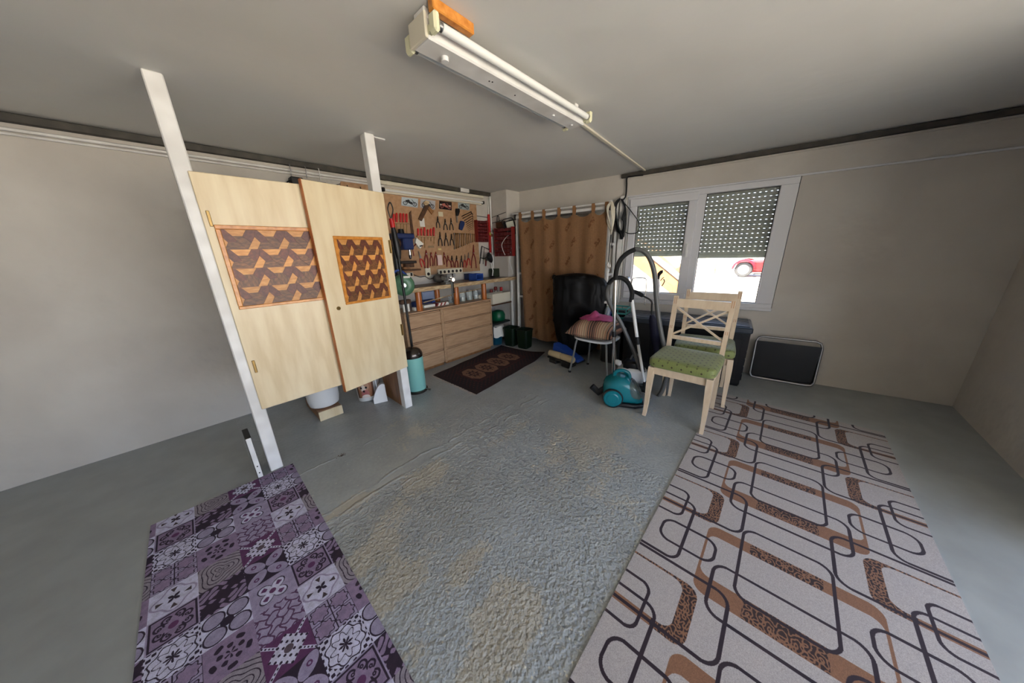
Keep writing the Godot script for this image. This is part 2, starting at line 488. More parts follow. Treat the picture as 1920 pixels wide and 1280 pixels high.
# ---- floor paint: blue-grey coat over rough screed, worn to beige where it shows in the photograph ----
const FX0 := 0.0
const FZ0 := -3.5
const FW_ := 3.6
func noise_bytes(noise_seed: int, freq_per_m: float, oct: int, n: int, gain := 0.5) -> PackedByteArray:
	var nz := FastNoiseLite.new()
	nz.seed = noise_seed
	nz.frequency = freq_per_m * FW_ / n
	nz.fractal_octaves = oct
	nz.fractal_gain = gain
	return nz.get_image(n, n).get_data()
func floor_material() -> StandardMaterial3D:
	var n := 1100
	var px := FW_ / n
	var big := noise_bytes(101, 0.9, 5, n)
	var mid := noise_bytes(102, 5.0, 4, n)
	var fine := noise_bytes(103, 34.0, 5, n, 0.65)
	# worn patches: pixel of the photograph, radius along x and z in metres, strength
	var worn := []
	for q in [[800, 890, 0.16, 0.13, 1.0], [740, 950, 0.20, 0.10, 0.5], [655, 945, 0.16, 0.07, 0.9], [700, 1040, 0.22, 0.10, 0.8], [760, 1080, 0.16, 0.10, 0.6], [870, 1060, 0.13, 0.07, 1.0], [935, 1140, 0.17, 0.09, 1.0], [960, 1200, 0.16, 0.07, 1.0], [900, 1260, 0.16, 0.05, 0.9], [775, 1230, 0.07, 0.06, 0.8], [730, 1110, 0.10, 0.08, 0.7], [960, 810, 0.35, 0.06, 0.55], [780, 815, 0.25, 0.16, 0.45], [1090, 850, 0.5, 0.35, 0.5], [1150, 780, 0.5, 0.35, 0.55], [1020, 700, 0.5, 0.4, 0.5], [1180, 950, 0.22, 0.2, 0.35], [745, 790, 0.22, 0.1, 0.45]]:
		var p := on_y(q[0], q[1])
		worn.append([p.x, p.z, q[2], q[3], q[4]])
	var g := 120
	var low := PackedByteArray(); low.resize(g * g)
	for j in g:
		for i in g:
			var x := FX0 + (i + 0.5) * FW_ / g
			var z := FZ0 + (j + 0.5) * FW_ / g
			var wv := 0.0
			for q in worn:
				var dx: float = (x - q[0]) / q[2]
				var dz: float = (z - q[1]) / q[3]
				wv += q[4] * exp(-(dx * dx + dz * dz) * 1.1)
			low[j * g + i] = mini(255, int(wv * 180.0))
	var li := Image.create_from_data(g, g, false, Image.FORMAT_L8, low)
	li.resize(n, n, Image.INTERPOLATE_CUBIC)
	var wornb := li.get_data()
	var col := PackedByteArray(); col.resize(n * n * 3)
	var hgt := PackedByteArray(); hgt.resize(n * n)
	var paint := Color(0.625, 0.65, 0.655)
	var paint2 := Color(0.585, 0.598, 0.59)
	var wear := Color(0.655, 0.635, 0.58)
	for j in n:
		var z := FZ0 + (j + 0.5) * px
		var zr := (z + 2.2) * 0.28 + 0.35
		for i in n:
			var o := j * n + i
			var x := FX0 + i * px
			var b := big[o] / 127.5 - 1.0
			var m := mid[o] / 127.5 - 1.0
			var f := fine[o] / 127.5 - 1.0
			var t := smoothstep(0.38, 0.56, wornb[o] / 180.0 + m * 0.34 + b * 0.08 + f * 0.34)
			var c := paint.lerp(paint2, clampf(0.5 + b * 0.7, 0.0, 1.0)).lerp(wear, t * 0.8)
			var k := (1.0 + f * 0.05 + m * 0.04) * 255.0
			var h := 0.45
			if z < -1.62 and x < 0.98 + 0.03 * m:   # smoother pour beside the booth, with brush lines
				h += 0.012 * sin((z + 0.01 * m) * 150.0) + 0.012 * m
			else:
				h += clampf(zr + 0.2 + b * 0.35, 0.10, 1.0) * (0.30 if x > 1.75 else 1.0) * (0.06 * m + 0.33 * f)
				var gx := absf(x - 1.28 - 0.06 * b)
				if gx < 0.30 and z > -1.75 and z < -0.55:   # combed screed
					h += 0.10 * sin((x + 0.012 * m + 0.02 * (z + 1.0)) * 120.0) * (1.0 - gx / 0.30)
			if z > -2.3 and z < -1.45 and x < 2.1:   # ridges between pours
				for q in [[-1.62, 0.018], [-1.70, 0.012], [-1.55, 0.012], [-1.50, 0.008], [-2.16, 0.009]]:
					var dz: float = absf(z + 0.02 * m + 0.03 * b - q[0])
					if dz < q[1]:
						var e: float = (1.0 - dz / q[1]) * clampf(0.5 + m, 0.0, 1.0)
						h += 0.34 * e
						c = c.lerp(Color(0.70, 0.70, 0.67), 0.4 * e)
			o *= 3
			col[o] = clampi(int(c.r * k), 0, 255); col[o + 1] = clampi(int(c.g * k), 0, 255); col[o + 2] = clampi(int(c.b * k), 0, 255)
			hgt[o / 3] = clampi(int(h * 255), 0, 255)
	var ci := Image.create_from_data(n, n, false, Image.FORMAT_RGB8, col)
	var rng := RandomNumberGenerator.new()
	rng.seed = 7
	for i in 700:   # paint flakes
		var p := on_y(rng.randf_range(560, 1260), rng.randf_range(740, 1270))
		ci.fill_rect(Rect2i(int((p.x - FX0) / px), int((p.z - FZ0) / px), 1 + rng.randi() % 2, 1 + rng.randi() % 2), Color(0.76, 0.75, 0.69))
	var sp := on_y(641, 853)   # rusty stain round a hole
	for i in 60:
		var a := rng.randf() * TAU
		var r := rng.randf() * rng.randf()
		ci.fill_rect(Rect2i(int((sp.x + cos(a) * r * 0.05 - FX0) / px), int((sp.z + sin(a) * r * 0.025 - FZ0) / px), 2, 2), Color(0.30, 0.24, 0.19) if r > 0.3 else Color(0.15, 0.11, 0.08))
	var hi := Image.create_from_data(n, n, false, Image.FORMAT_L8, hgt)
	hi.convert(Image.FORMAT_RGBA8)
	hi.bump_map_to_normal_map(4.8)
	var mt := mat(Color.WHITE, 0.32)
	mt.albedo_texture = ImageTexture.create_from_image(ci)
	mt.normal_enabled = true
	mt.normal_texture = ImageTexture.create_from_image(hi)
	mt.normal_scale = 1.0
	return mt

const RX0 := -2.1
func build_shell():
	# floor slab with its painted top
	struct_("floor")
	nw()
	var q := FW_
	var a := Vector3(FX0, 0, FZ0)
	var b := Vector3(FX0 + q, 0, FZ0)
	var c := Vector3(FX0 + q, 0, FZ0 + q)
	var d := Vector3(FX0, 0, FZ0 + q)
	var u := Vector3.UP
	tri(a, b, c, u, u, u, Vector2(0, 0), Vector2(1, 0), Vector2(1, 1))
	tri(a, c, d, u, u, u, Vector2(0, 0), Vector2(1, 1), Vector2(0, 1))
	part("painted_screed", floor_material())
	nw(); span(Vector3(RX0, -0.10, -3.6), Vector3(5.0, -0.0005, 3.2)); part("slab", tex_mat(ramp_tex(81, 0.02, [Color(0.585, 0.60, 0.595), Color(0.62, 0.64, 0.635)], 256, 5, 1.4), Vector3(0.8, 0.8, 0.8), 0.45))
	# ceiling
	struct_("ceiling", Vector3(0, CEIL, 0))
	nw(); span(Vector3(RX0 - 0.2, CEIL, -3.7), Vector3(5.0, CEIL + 0.16, 3.1)); part("ceiling_slab", M.ceil)
	# tool wall
	struct_("wall_back", Vector3(0, 0, WALL_Z))
	nw(); span(Vector3(RX0, 0, WALL_Z - 0.14), Vector3(3.75, CEIL, WALL_Z)); part("masonry", M.wall)
	# left wall
	struct_("wall_left", Vector3(RX0, 0, 0))
	nw(); span(Vector3(RX0 - 0.12, 0, -3.6), Vector3(RX0, CEIL, 3.1)); part("masonry", M.wall)
	# wall behind the camera, with the gate standing open
	var zb := 1.25
	struct_("wall_gate", Vector3(0, 0, zb))
	nw()
	span(Vector3(RX0, 0, zb), Vector3(-1.1, CEIL, zb + 0.2))
	span(Vector3(2.3, 0, zb), Vector3(4.6, CEIL, zb + 0.2))
	span(Vector3(-1.1, 2.16, zb), Vector3(2.3, CEIL, zb + 0.2))
	part("masonry", M.wall)
	# window wall with its opening
	struct_("wall_window", WT.origin)
	xf = WT
	nw()
	var s0 := 1.93
	var s1 := 3.47
	var y0 := 0.735
	var y1 := 1.975
	var t := -0.24
	span(Vector3(-0.2, 0, t), Vector3(s0, CEIL, 0))
	span(Vector3(s1, 0, t), Vector3(6.6, CEIL, 0))
	span(Vector3(s0, 0, t), Vector3(s1, y0, 0))
	span(Vector3(s0, y1, t), Vector3(s1, CEIL, 0))
	part("masonry", M.wall)
	# chimney breast in the corner
	struct_("wall_pillar", Vector3(3.5, 0, -3.3))
	nw(); span(Vector3(3.36, 0, -3.5), Vector3(3.75, CEIL, -3.16), 0.006); part("masonry", M.wall)
	# dark steel rail and conduit under the ceiling of the tool wall
	struct_("trim_1", Vector3(0, 2.2, WALL_Z))
	nw(); span(Vector3(-2.0, 2.185, -3.499), Vector3(2.78, 2.232, -3.455), 0.004); span(Vector3(2.93, 2.185, -3.499), Vector3(3.34, 2.232, -3.455), 0.004); part("rail", M.rail)
	nw(); span(Vector3(2.78, 2.188, -3.499), Vector3(2.93, 2.236, -3.453), 0.004); part("joint_cover", M.white)
	struct_("trim_2", Vector3(0, 2.15, WALL_Z))
	nw()
	cyl(Vector3(-2.0, 2.150, -3.485), Vector3(1.72, 2.150, -3.485), 0.011, -1, 8)
	cyl(Vector3(-2.0, 2.125, -3.487), Vector3(1.72, 2.125, -3.487), 0.008, -1, 8)
	part("conduit", M.white)
	# duct and crown moulding over the window
	struct_("trim_3", WT * Vector3(1.9, 2.2, 0))
	xf = WT
	nw(); span(Vector3(1.84, 2.190, 0.001), Vector3(6.2, 2.232, 0.035), 0.004); part("rail", M.rail)
	nw(); span(Vector3(1.94, 2.172, 0.001), Vector3(6.2, 2.188, 0.012), 0.002); part("lower_strip", M.wall)  # thin strip below the rail, in the same paint as the wall
	# pipes standing in the corner
	struct_("trim_4", Vector3(3.34, 0, -3.46))
	nw(); cyl(Vector3(3.335, 1.02, -3.47), Vector3(3.335, 2.23, -3.47), 0.013, -1, 10); cyl(Vector3(3.30, 1.02, -3.48), Vector3(3.30, 2.15, -3.48), 0.008, -1, 8); part("pipe", M.white)
	nw(); cyl(Vector3(3.335, 1.62, -3.47), Vector3(3.335, 1.66, -3.47), 0.018, -1, 10); part("pipe_sleeve", M.panel_brown)
	# thin cables clipped along both walls
	struct_("trim_5", Vector3(3.2, 1.9, -3.48))
	nw()
	tube([Vector3(3.08, 1.905, -3.492), Vector3(3.30, 1.895, -3.492)], 0.004, 6)
	tube([Vector3(3.08, 1.835, -3.492), Vector3(3.30, 1.815, -3.492)], 0.004, 6)
	tube([Vector3(3.352, 1.895, -3.47), Vector3(3.352, 1.94, -3.17)], 0.004, 6)
	tube([Vector3(3.352, 1.815, -3.47), Vector3(3.352, 1.85, -3.17)], 0.004, 6)
	part("wall_cable", M.rail)

func build_window():
	struct_("window_1", WT * Vector3(2.7, 0.74, 0))
	xf = WT
	# fixed outer frame and mullion
	var d0 := -0.085
	nw()
	span(Vector3(1.935, 0.74, d0), Vector3(3.465, 0.785, 0.006), 0.004)
	span(Vector3(1.935, 1.915, d0), Vector3(3.465, 1.972, 0.006), 0.004)
	span(Vector3(1.935, 0.785, d0), Vector3(1.975, 1.915, 0.006), 0.004)
	span(Vector3(3.335, 0.785, d0), Vector3(3.465, 1.915, 0.006), 0.004)
	span(Vector3(2.668, 0.785, d0), Vector3(2.742, 1.915, 0.006), 0.004)
	part("window_frame", M.upvc)
	# opening sash, standing proud of the frame
	nw()
	var a0 := -0.055
	var a1 := 0.030
	span(Vector3(1.965, 0.765, a0), Vector3(2.672, 0.850, a1), 0.006)
	span(Vector3(1.965, 1.862, a0), Vector3(2.672, 1.945, a1), 0.006)
	span(Vector3(1.965, 0.850, a0), Vector3(2.050, 1.862, a1), 0.006)
	span(Vector3(2.588, 0.850, a0), Vector3(2.672, 1.862, a1), 0.006)
	var sash := part("sash", M.upvc)
	nw()
	span(Vector3(2.616, 1.270, a1), Vector3(2.644, 1.345, a1 + 0.012), 0.004)
	span(Vector3(2.622, 1.285, a1 + 0.012), Vector3(2.638, 1.305, a1 + 0.045), 0.003)
	span(Vector3(2.620, 1.285, a1 + 0.040), Vector3(2.640, 1.420, a1 + 0.056), 0.005)
	part("handle", M.plastic_white, sash)
	# grey gaskets round both panes
	nw()
	for g in [[2.050, 2.588, 0.850, 1.862, 0.0], [2.742, 3.335, 0.785, 1.915, -0.03]]:
		span(Vector3(g[0], g[2], -0.02 + g[4]), Vector3(g[0] + 0.006, g[3], 0.0 + g[4]))
		span(Vector3(g[1] - 0.006, g[2], -0.02 + g[4]), Vector3(g[1], g[3], 0.0 + g[4]))
		span(Vector3(g[0], g[2], -0.02 + g[4]), Vector3(g[1], g[2] + 0.006, 0.0 + g[4]))
		span(Vector3(g[0], g[3] - 0.006, -0.02 + g[4]), Vector3(g[1], g[3], 0.0 + g[4]))
	part("gasket", M.rail)
	nw(); span(Vector3(2.045, 0.845, -0.014), Vector3(2.595, 1.868, -0.010)); part("pane", M.glass)
	nw(); span(Vector3(2.737, 0.780, -0.044), Vector3(3.340, 1.920, -0.040)); part("pane", M.glass)
	# white head board between window and ceiling moulding, with a light edge
	struct_("trim_6", WT * Vector3(2.7, 1.97, 0))
	xf = WT
	nw(); span(Vector3(1.92, 1.972, 0.001), Vector3(6.2, 1.988, 0.016), 0.003); part("head_bead", M.upvc)
	struct_("trim_7", WT * Vector3(2.7, 0.73, 0))
	xf = WT
	nw(); span(Vector3(1.93, 0.712, -0.10), Vector3(3.47, 0.742, 0.020), 0.004); part("sill_board", M.upvc)
	# roller shutters outside the glass: every slat its own piece with slits along its upper lip
	M.slat = mat(Color(0.52, 0.53, 0.46), 0.5)
	var arc := PackedVector2Array()
	for i in 7: arc.append(Vector2(-0.006 - 0.005 * cos(PI * (i / 6.0 - 0.5)), 0.039 * i / 6.0))
	for i in 7: arc.append(Vector2(0.003 - 0.005 * cos(PI * ((6 - i) / 6.0 - 0.5)), 0.039 * (6 - i) / 6.0))
	for k in 2:
		var s0: float = [1.985, 2.712][k]
		var s1: float = [2.690, 3.425][k]
		var yb: float = [1.300, 1.272][k]
		thing("roller_shutter", ["half-lowered grey-green roller shutter behind the opening sash with the handle", "half-lowered grey-green roller shutter behind the wide fixed pane"][k], "shutter", WT * Vector3((s0 + s1) / 2, yb, -0.12))
		xf = WT
		nw(); span(Vector3(s0, yb - 0.022, -0.132), Vector3(s1, yb + 0.010, -0.116), 0.003); part("bottom_bar", M.slat)
		var proto: Mesh = null
		var y := yb + 0.010
		var i := 0
		while y < 1.99:
			if proto == null:
				nw()
				xf = WT * Transform3D(Basis(Vector3(0, 0, 1), Vector3(0, 1, 0), Vector3(-1, 0, 0)), Vector3(s1, y, -0.118))
				prism(arc, 0.0, s1 - s0)
				xf = WT
				var n := int((s1 - s0) / 0.043)
				var w := (s1 - s0) / n
				for j in n:   # bridges of the lip; the openings between them let the daylight through
					span(Vector3(s0 + j * w, y + 0.0385, -0.125), Vector3(s0 + (j + 0.66) * w, y + 0.0438, -0.119))
				proto = part("slat", M.slat).mesh
			else:
				var o := MeshInstance3D.new()
				o.mesh = proto
				o.name = "slat"
				o.position = Vector3(0, 0.0435 * i, 0)
				cur.add_child(o, true)
			i += 1
			y += 0.0435
		for s in [s0 - 0.008, s1 - 0.002]:
			nw(); span(Vector3(s, 0.745, -0.140), Vector3(s + 0.010, 1.97, -0.108), 0.002); part("guide_channel", M.slat)

func build_outside():
	struct_("floor_outside", Vector3(0, -0.12, 0))
	nw(); span(Vector3(-40, -0.2, -45), Vector3(70, -0.11, 60)); part("paving", M.paving)
	# orange stair flank with pale coping, seen through the opening sash
	var d := -2.4
	thing("outdoor_stair", "orange rendered stair flank with pale coping outside the window", "stairs", WT * Vector3(2.6, -0.1, d))
	var b := WT.affine_inverse()
	var pts := []
	for q in [[1150, 425], [1233, 490], [1300, 545], [1345, 583], [1290, 585], [1252, 545], [1190, 497], [1150, 466]]:
		var p: Vector3 = b * on_w(q[0], q[1], d)
		pts.append_array([p.x, p.y])
	xf = WT
	nw(); prism(pv(pts), d - 0.35, d); part("flank", M.stucco)
	var e0: Vector3 = b * on_w(1150, 424, d)
	var e1: Vector3 = b * on_w(1345, 582, d)
	var dir := (e1 - e0).normalized()
	var up := Vector3(-dir.y, dir.x, 0)
	nw()
	xf = WT * Transform3D(Basis(dir, up, Vector3(0, 0, 1)), e0)
	span(Vector3(0, -0.012, -0.38), Vector3((e1 - e0).length(), 0.035, 0.03), 0.006)
	part("coping", M.concrete)
	xf = WT
	pts = []
	for q in [[1150, 467], [1190, 498], [1252, 546], [1290, 586], [1290, 640], [1130, 640]]:
		var p: Vector3 = b * on_w(q[0], q[1], d + 0.02)
		pts.append_array([p.x, max(p.y, -0.1)])
	nw(); prism(pv(pts), d - 0.3, d + 0.02); part("footing", M.concrete)
	# tan gable end farther off
	thing("garden_shed", "low tan shed gable behind the orange stair flank", "shed", WT * Vector3(2.6, -0.1, -6.0))
	pts = []
	for q in [[1150, 430], [1244, 482], [1268, 503], [1268, 545], [1150, 545]]:
		var p: Vector3 = b * on_w(q[0], q[1], -6.0)
		pts.append_array([p.x, p.y if q[1] < 540 else -0.11])
	xf = WT
	nw(); prism(pv(pts), -7.5, -6.0); part("gable", M.stucco)
	# red vehicle parked on the bright yard
	var gy := -0.11
	var cx := on_y(1394, 519, gy).x
	var wc := on_x(1394, 505, cx)
	var rr := wc.y - gy
	thing("vintage_car", "red vintage car with white-hubbed grey tyre parked in the yard", "car", Vector3(cx + 0.3, gy, wc.z + 1.4))
	var carred := mat(Color(0.60, 0.03, 0.07), 0.35)
	var tyre := mat(Color(0.20, 0.20, 0.21), 0.8)
	for k in 4:
		var z: float = wc.z + [0.0, 2.3, 0.0, 2.3][k]
		var x: float = cx + [0.0, 0.0, 1.35, 1.35][k]
		xf = Transform3D(Basis(Vector3(0, 0, 1), Vector3(1, 0, 0), Vector3(0, 1, 0)), Vector3(x, wc.y, z))
		nw(); lathe([[rr * 0.62, -0.09], [rr * 0.9, -0.10], [rr, -0.05], [rr, 0.05], [rr * 0.9, 0.10], [rr * 0.62, 0.09]], 28)
		var t := part("wheel", tyre)
		nw(); lathe([[0.001, -0.07], [rr * 0.16, -0.075], [rr * 0.18, -0.05], [rr * 0.60, -0.055], [rr * 0.63, -0.09], [rr * 0.63, 0.09], [0.001, 0.05]], 28); part("hub", M.plastic_white, t)
		xf = Transform3D.IDENTITY
		nw()
		var rings := []
		for i in 13:
			var an := PI * (0.02 + 0.96 * i / 12.0)
			var c := Vector3(x - 0.05, wc.y, z)
			var dd := Vector3(0, sin(an), -cos(an))
			var s: float = -0.18 if k < 2 else 0.28
			rings.append([c + dd * (rr + 0.05) + Vector3(s, 0, 0), c + dd * (rr + 0.13) + Vector3(s * 0.4, 0, 0), c + dd * (rr + 0.13) + Vector3(0.14, 0, 0), c + dd * (rr + 0.05) + Vector3(0.14, 0, 0)])
		loft(rings, false); part("fender", carred)
	nw(); span(Vector3(cx - 0.14, wc.y - rr * 0.62, wc.z + rr + 0.05), Vector3(cx + 0.1, wc.y - rr * 0.45, wc.z + 2.3 - rr - 0.05), 0.01); part("running_board", M.dark)
	nw()
	span(Vector3(cx + 0.15, wc.y - rr * 0.4, wc.z - 0.3), Vector3(cx + 1.2, wc.y + rr * 1.15, wc.z + 3.0), 0.08)
	span(Vector3(cx + 0.2, wc.y + rr, wc.z + 1.1), Vector3(cx + 1.15, wc.y + rr * 2.4, wc.z + 2.7), 0.12)
	part("body", carred)
	# garden plant, a faint upright in the glare
	var pb := on_y(1340, 513, -0.11)
	thing("garden_shrub", "small pale shrub standing alone in the bright yard", "shrub", pb)
	nw()
	var rng := RandomNumberGenerator.new(); rng.seed = 3
	for i in 26:
		var h := rng.randf_range(0.1, 0.75)
		var an := rng.randf() * TAU
		var o := Vector3(cos(an), 0, sin(an)) * rng.randf_range(0.05, 0.28) * (1.1 - h)
		cyl(pb + Vector3(0, h * 0.6, 0), pb + o + Vector3(0, h + 0.15, 0), 0.03, 0.0, 5)
	part("foliage", mat(Color(0.45, 0.50, 0.38), 0.8))
	nw(); cyl(pb, pb + Vector3(0, 0.6, 0), 0.025, 0.012, 6); part("stem", M.wood_dark)

func sd_rrect(x: float, z: float, x0: float, x1: float, z0: float, z1: float, r: float) -> float:
	var qx := absf(x - (x0 + x1) * 0.5) - (x1 - x0) * 0.5 + r
	var qz := absf(z - (z0 + z1) * 0.5) - (z1 - z0) * 0.5 + r
	return Vector2(maxf(qx, 0.0), maxf(qz, 0.0)).length() + minf(maxf(qx, qz), 0.0) - r

func grey_carpet_texture() -> ImageTexture:
	var w := 400
	var h := 630
	var P := 0.66
	var H := 1.04
	var blob := FastNoiseLite.new(); blob.seed = 5; blob.frequency = 50.0; blob.fractal_octaves = 1
	var rng := RandomNumberGenerator.new(); rng.seed = 11
	var im := Image.create(w, h, false, Image.FORMAT_RGB8)
	var bg := Color(0.665, 0.64, 0.63)
	var line := Color(0.145, 0.085, 0.125)
	var tan_ := Color(0.51, 0.36, 0.26)
	# lines: x0 x1 z0 z1 radius ; the runner's print is mirrored about its middle
	var L := [[1.480, 1.685, -9.0, -0.192, 0.038], [1.210, 1.612, -9.0, -0.145, 0.045], [1.555, 1.852, -9.0, 0.058, 0.050], [1.295, 1.430, -0.248, -0.020, 0.050], [1.735, 1.982, -0.011, 9.0, 0.050], [1.875, 2.277, 0.067, 9.0, 0.050]]
	for j in h:
		var zz := -0.30 + (j + 0.5) * H / h
		var z := 0.22 - absf(zz - 0.22)
		for i in w:
			var x := 1.40 + (i + 0.5) * P / w
			var c := bg
			for k in [-1.0, 0.0, 1.0]:
				var u: float = x + k * P
				if u < 1.15 or u > 2.32: continue
				var leo := false
				var band := false
				if sd_rrect(u, z, 1.795, 2.190, -0.067, 9.0, 0.045) < 0.0 and sd_rrect(u, z, 1.885, 2.128, -0.058, 9.0, 0.04) > 0.0:
					band = true
					leo = z > 0.10
				if sd_rrect(u, z, 1.540, 1.797, -9.0, -0.038, 0.045) < 0.0 and sd_rrect(u, z, 1.572, 1.787, -9.0, -0.090, 0.04) > 0.0:
					band = true
					leo = z > -0.155 or u > 1.7
				if band:
					c = tan_
					if leo and absf(blob.get_noise_2d(u * 0.8, z)) > 0.36: c = Color(0.17, 0.10, 0.09)
			for k in [-1.0, 0.0, 1.0]:
				var u: float = x + k * P
				if u < 1.15 or u > 2.32: continue
				for q in L:
					if absf(sd_rrect(u, z, q[0], q[1], q[2], q[3], q[4])) < 0.0062: c = line
			var k2 := rng.randf_range(0.88, 1.10)
			im.set_pixel(i, j, Color(c.r * k2, c.g * k2, c.b * k2))
	return ImageTexture.create_from_image(im)

func tile_motif(kind: int, x: float, y: float) -> Color:
	var lil := Color(0.60, 0.56, 0.66)
	var pale := Color(0.76, 0.755, 0.83)
	var pur := Color(0.36, 0.20, 0.35)
	var mid := Color(0.53, 0.46, 0.56)
	var ink := Color(0.17, 0.12, 0.18)
	var r := sqrt(x * x + y * y)
	var t := atan2(y, x)
	var ax := absf(x)
	var ay := absf(y)
	var mx := maxf(ax, ay)
	var mn := minf(ax, ay)
	match kind:
		0:   # eight-pointed star flower
			if r < 0.30 * absf(cos(4.0 * t)) + 0.03: return ink
			if absf(r - (0.56 + 0.13 * cos(8.0 * t))) < 0.025: return ink
			if absf(r - (0.84 + 0.07 * cos(8.0 * t + PI))) < 0.03: return ink
			if r > 0.94:
				return ink if sin(x * 17.0) * sin(y * 17.0) > 0.12 else pale
			return pale
		1:   # scrolls round a purple disc in a frame
			if mx > 0.92: return lil
			if mx > 0.84: return ink
			if r < 0.20: return pur
			for s in 4:
				var a := s * PI / 2.0 + PI / 4.0
				var u := x * cos(a) + y * sin(a)
				var v := absf(-x * sin(a) + y * cos(a))
				var q := Vector2(u - 0.56, v - 0.20).length()
				if absf(q - 0.18) < 0.045 and (u > 0.45 or v < 0.12): return ink
				if absf(Vector2(u - 0.50, v - 0.22).length() - 0.06) < 0.03: return ink
			return mid
		2:   # four petals and four brown wedges on pale ground
			var dd := absf(ax - ay) / 1.414
			var along := (ax + ay) / 1.414
			if along < 0.34 and dd < 0.085 * sin(PI * along / 0.34) + 0.005: return ink
			if mx > 0.40 and mx < 0.72 and mn < (mx - 0.40) * 0.45: return Color(0.27, 0.22, 0.23)
			if absf(r - (0.80 + 0.12 * cos(4.0 * t))) < 0.05: return lil
			return pale
		3:   # wavy quarters
			var u := fposmod(x + 1.0, 1.0) * 2.0 - 1.0
			var v := fposmod(y + 1.0, 1.0) * 2.0 - 1.0
			var rr := sqrt(u * u + v * v)
			var tt := atan2(v, u)
			if absf(rr - (0.84 + 0.10 * cos(8.0 * tt))) < 0.055: return ink
			if maxf(absf(u), absf(v)) > 0.95: return ink
			return mid if rr < 0.8 else lil
		4:   # spotted diamond on purple, dotted bands to the corners
			if r < 0.20: return Color(0.33, 0.28, 0.31)
			if ax + ay < 0.86:
				return ink if cos(x * 16.0) * cos(y * 16.0) > 0.55 else pale
			if absf(ax - ay) < 0.10: return ink if (absf(ax - ay) < 0.05 and sin(r * 34.0) > 0.1) else pale
			return pur
		5:   # four big petals meeting on a dark ground
			var q := Vector2(ax - 0.5, ay - 0.5)
			if (q.x * 0.707 + q.y * 0.707) * (q.x * 0.707 + q.y * 0.707) / 0.36 + (q.x * 0.707 - q.y * 0.707) * (q.x * 0.707 - q.y * 0.707) / 0.12 < 1.0:
				return pur if absf(Vector2(q.x - 0.05, q.y - 0.05).length() - 0.10) < 0.035 else lil
			return ink
		6:   # four-lobed outlined flower
			if r < 0.16: return pur
			var e := 0.34 + 0.46 * absf(cos(2.0 * (t + PI / 4.0)))
			if absf(r - e) < 0.03: return ink
			if r < e:
				return pur if absf(r - 0.48) < 0.13 and absf(cos(2.0 * (t + PI / 4.0))) > 0.90 else pale
			return lil
		7:   # basket weave
			var u := x + 0.10 * sin(y * 9.0)
			var v := y + 0.10 * sin(x * 9.0)
			if absf(sin(u * 6.3 + v * 0.0)) < 0.28 or absf(sin(v * 6.3)) < 0.28: return Color(0.33, 0.22, 0.33)
			return lil
		8:   # circles
			var q := Vector2(ax - 0.5, ay - 0.5).length()
			if absf(q - 0.45) < 0.035: return ink
			if q > 0.47 and r < 0.28: return ink
			return pale if q > 0.45 else Color(0.58, 0.55, 0.64)
		9:   # dark swirls
			return ink if sin(x * 8.0 + 2.0 * sin(y * 6.0)) * sin(y * 9.0 + 2.0 * sin(x * 5.0)) > -0.12 else mid
		10:  # line scrolls
			return ink if absf(sin(r * 13.0 + 2.0 * cos(3.0 * t))) < 0.30 else Color(0.56, 0.53, 0.56)
		_:   # dark flowers on lilac
			return ink if r < 0.85 and sin(5.0 * t) * sin(r * 11.0) > 0.25 else mid

func runner_texture() -> ImageTexture:
	var h := 440
	var w := 500
	var T := 0.1462
	var im := Image.create(w, h, false, Image.FORMAT_RGB8)
	var rng := RandomNumberGenerator.new(); rng.seed = 12
	var cols := [[8, 9, 10, 11], [0, 1, 2, 3], [5, 6, 7, 4], [9, 8, 11, 10], [1, 0, 3, 2]]
	var cloud := FastNoiseLite.new(); cloud.seed = 6; cloud.frequency = 28.0
	for j in h:
		var z := (j + 0.5) * 4.0 * T / h
		var rz := int(z / T)
		var v := (z / T - rz) * 2.0 - 1.0
		for i in w:
			var x := (i + 0.5) * 0.65 / w           # from the carpet's edge at x = 0.2 leftwards
			var cx := (x + T - 0.045) / T
			var k := int(cx)
			var u := (cx - k) * 2.0 - 1.0
			var c := tile_motif(cols[k % 5][rz % 4], u, v)
			var g := rng.randf_range(0.90, 1.08) + cloud.get_noise_2d(x, z) * 0.12
			im.set_pixel(i, j, Color(c.r * g, c.g * g, c.b * g * 1.02))
	return ImageTexture.create_from_image(im)

func flat_carpet(p0: Vector3, ux: Vector3, vz: Vector3, thick: float, uv0: Vector2, uvx: Vector2, uvz: Vector2):
	# a carpet strip: top face with uv, four sides and an underside
	var a := p0 + Vector3(0, thick, 0)
	var u := Vector3.UP
	tri(a, a + ux, a + ux + vz, u, u, u, uv0, uv0 + uvx, uv0 + uvx + uvz)
	tri(a, a + ux + vz, a + vz, u, u, u, uv0, uv0 + uvx + uvz, uv0 + uvz)
	var q := [a, a + ux, a + ux + vz, a + vz]
	var tq := [uv0, uv0 + uvx, uv0 + uvx + uvz, uv0 + uvz]
	var mid := a + (ux + vz) / 2.0
	for i in 4:
		var b: Vector3 = q[i]
		var c: Vector3 = q[(i + 1) % 4]
		var n := ((b + c) / 2.0 - mid).normalized()
		var dn := Vector3(0, -thick, 0)
		tri(b, c, c + dn, n, n, n, tq[i], tq[(i + 1) % 4], tq[(i + 1) % 4])
		tri(b, c + dn, b + dn, n, n, n, tq[i], tq[(i + 1) % 4], tq[i])

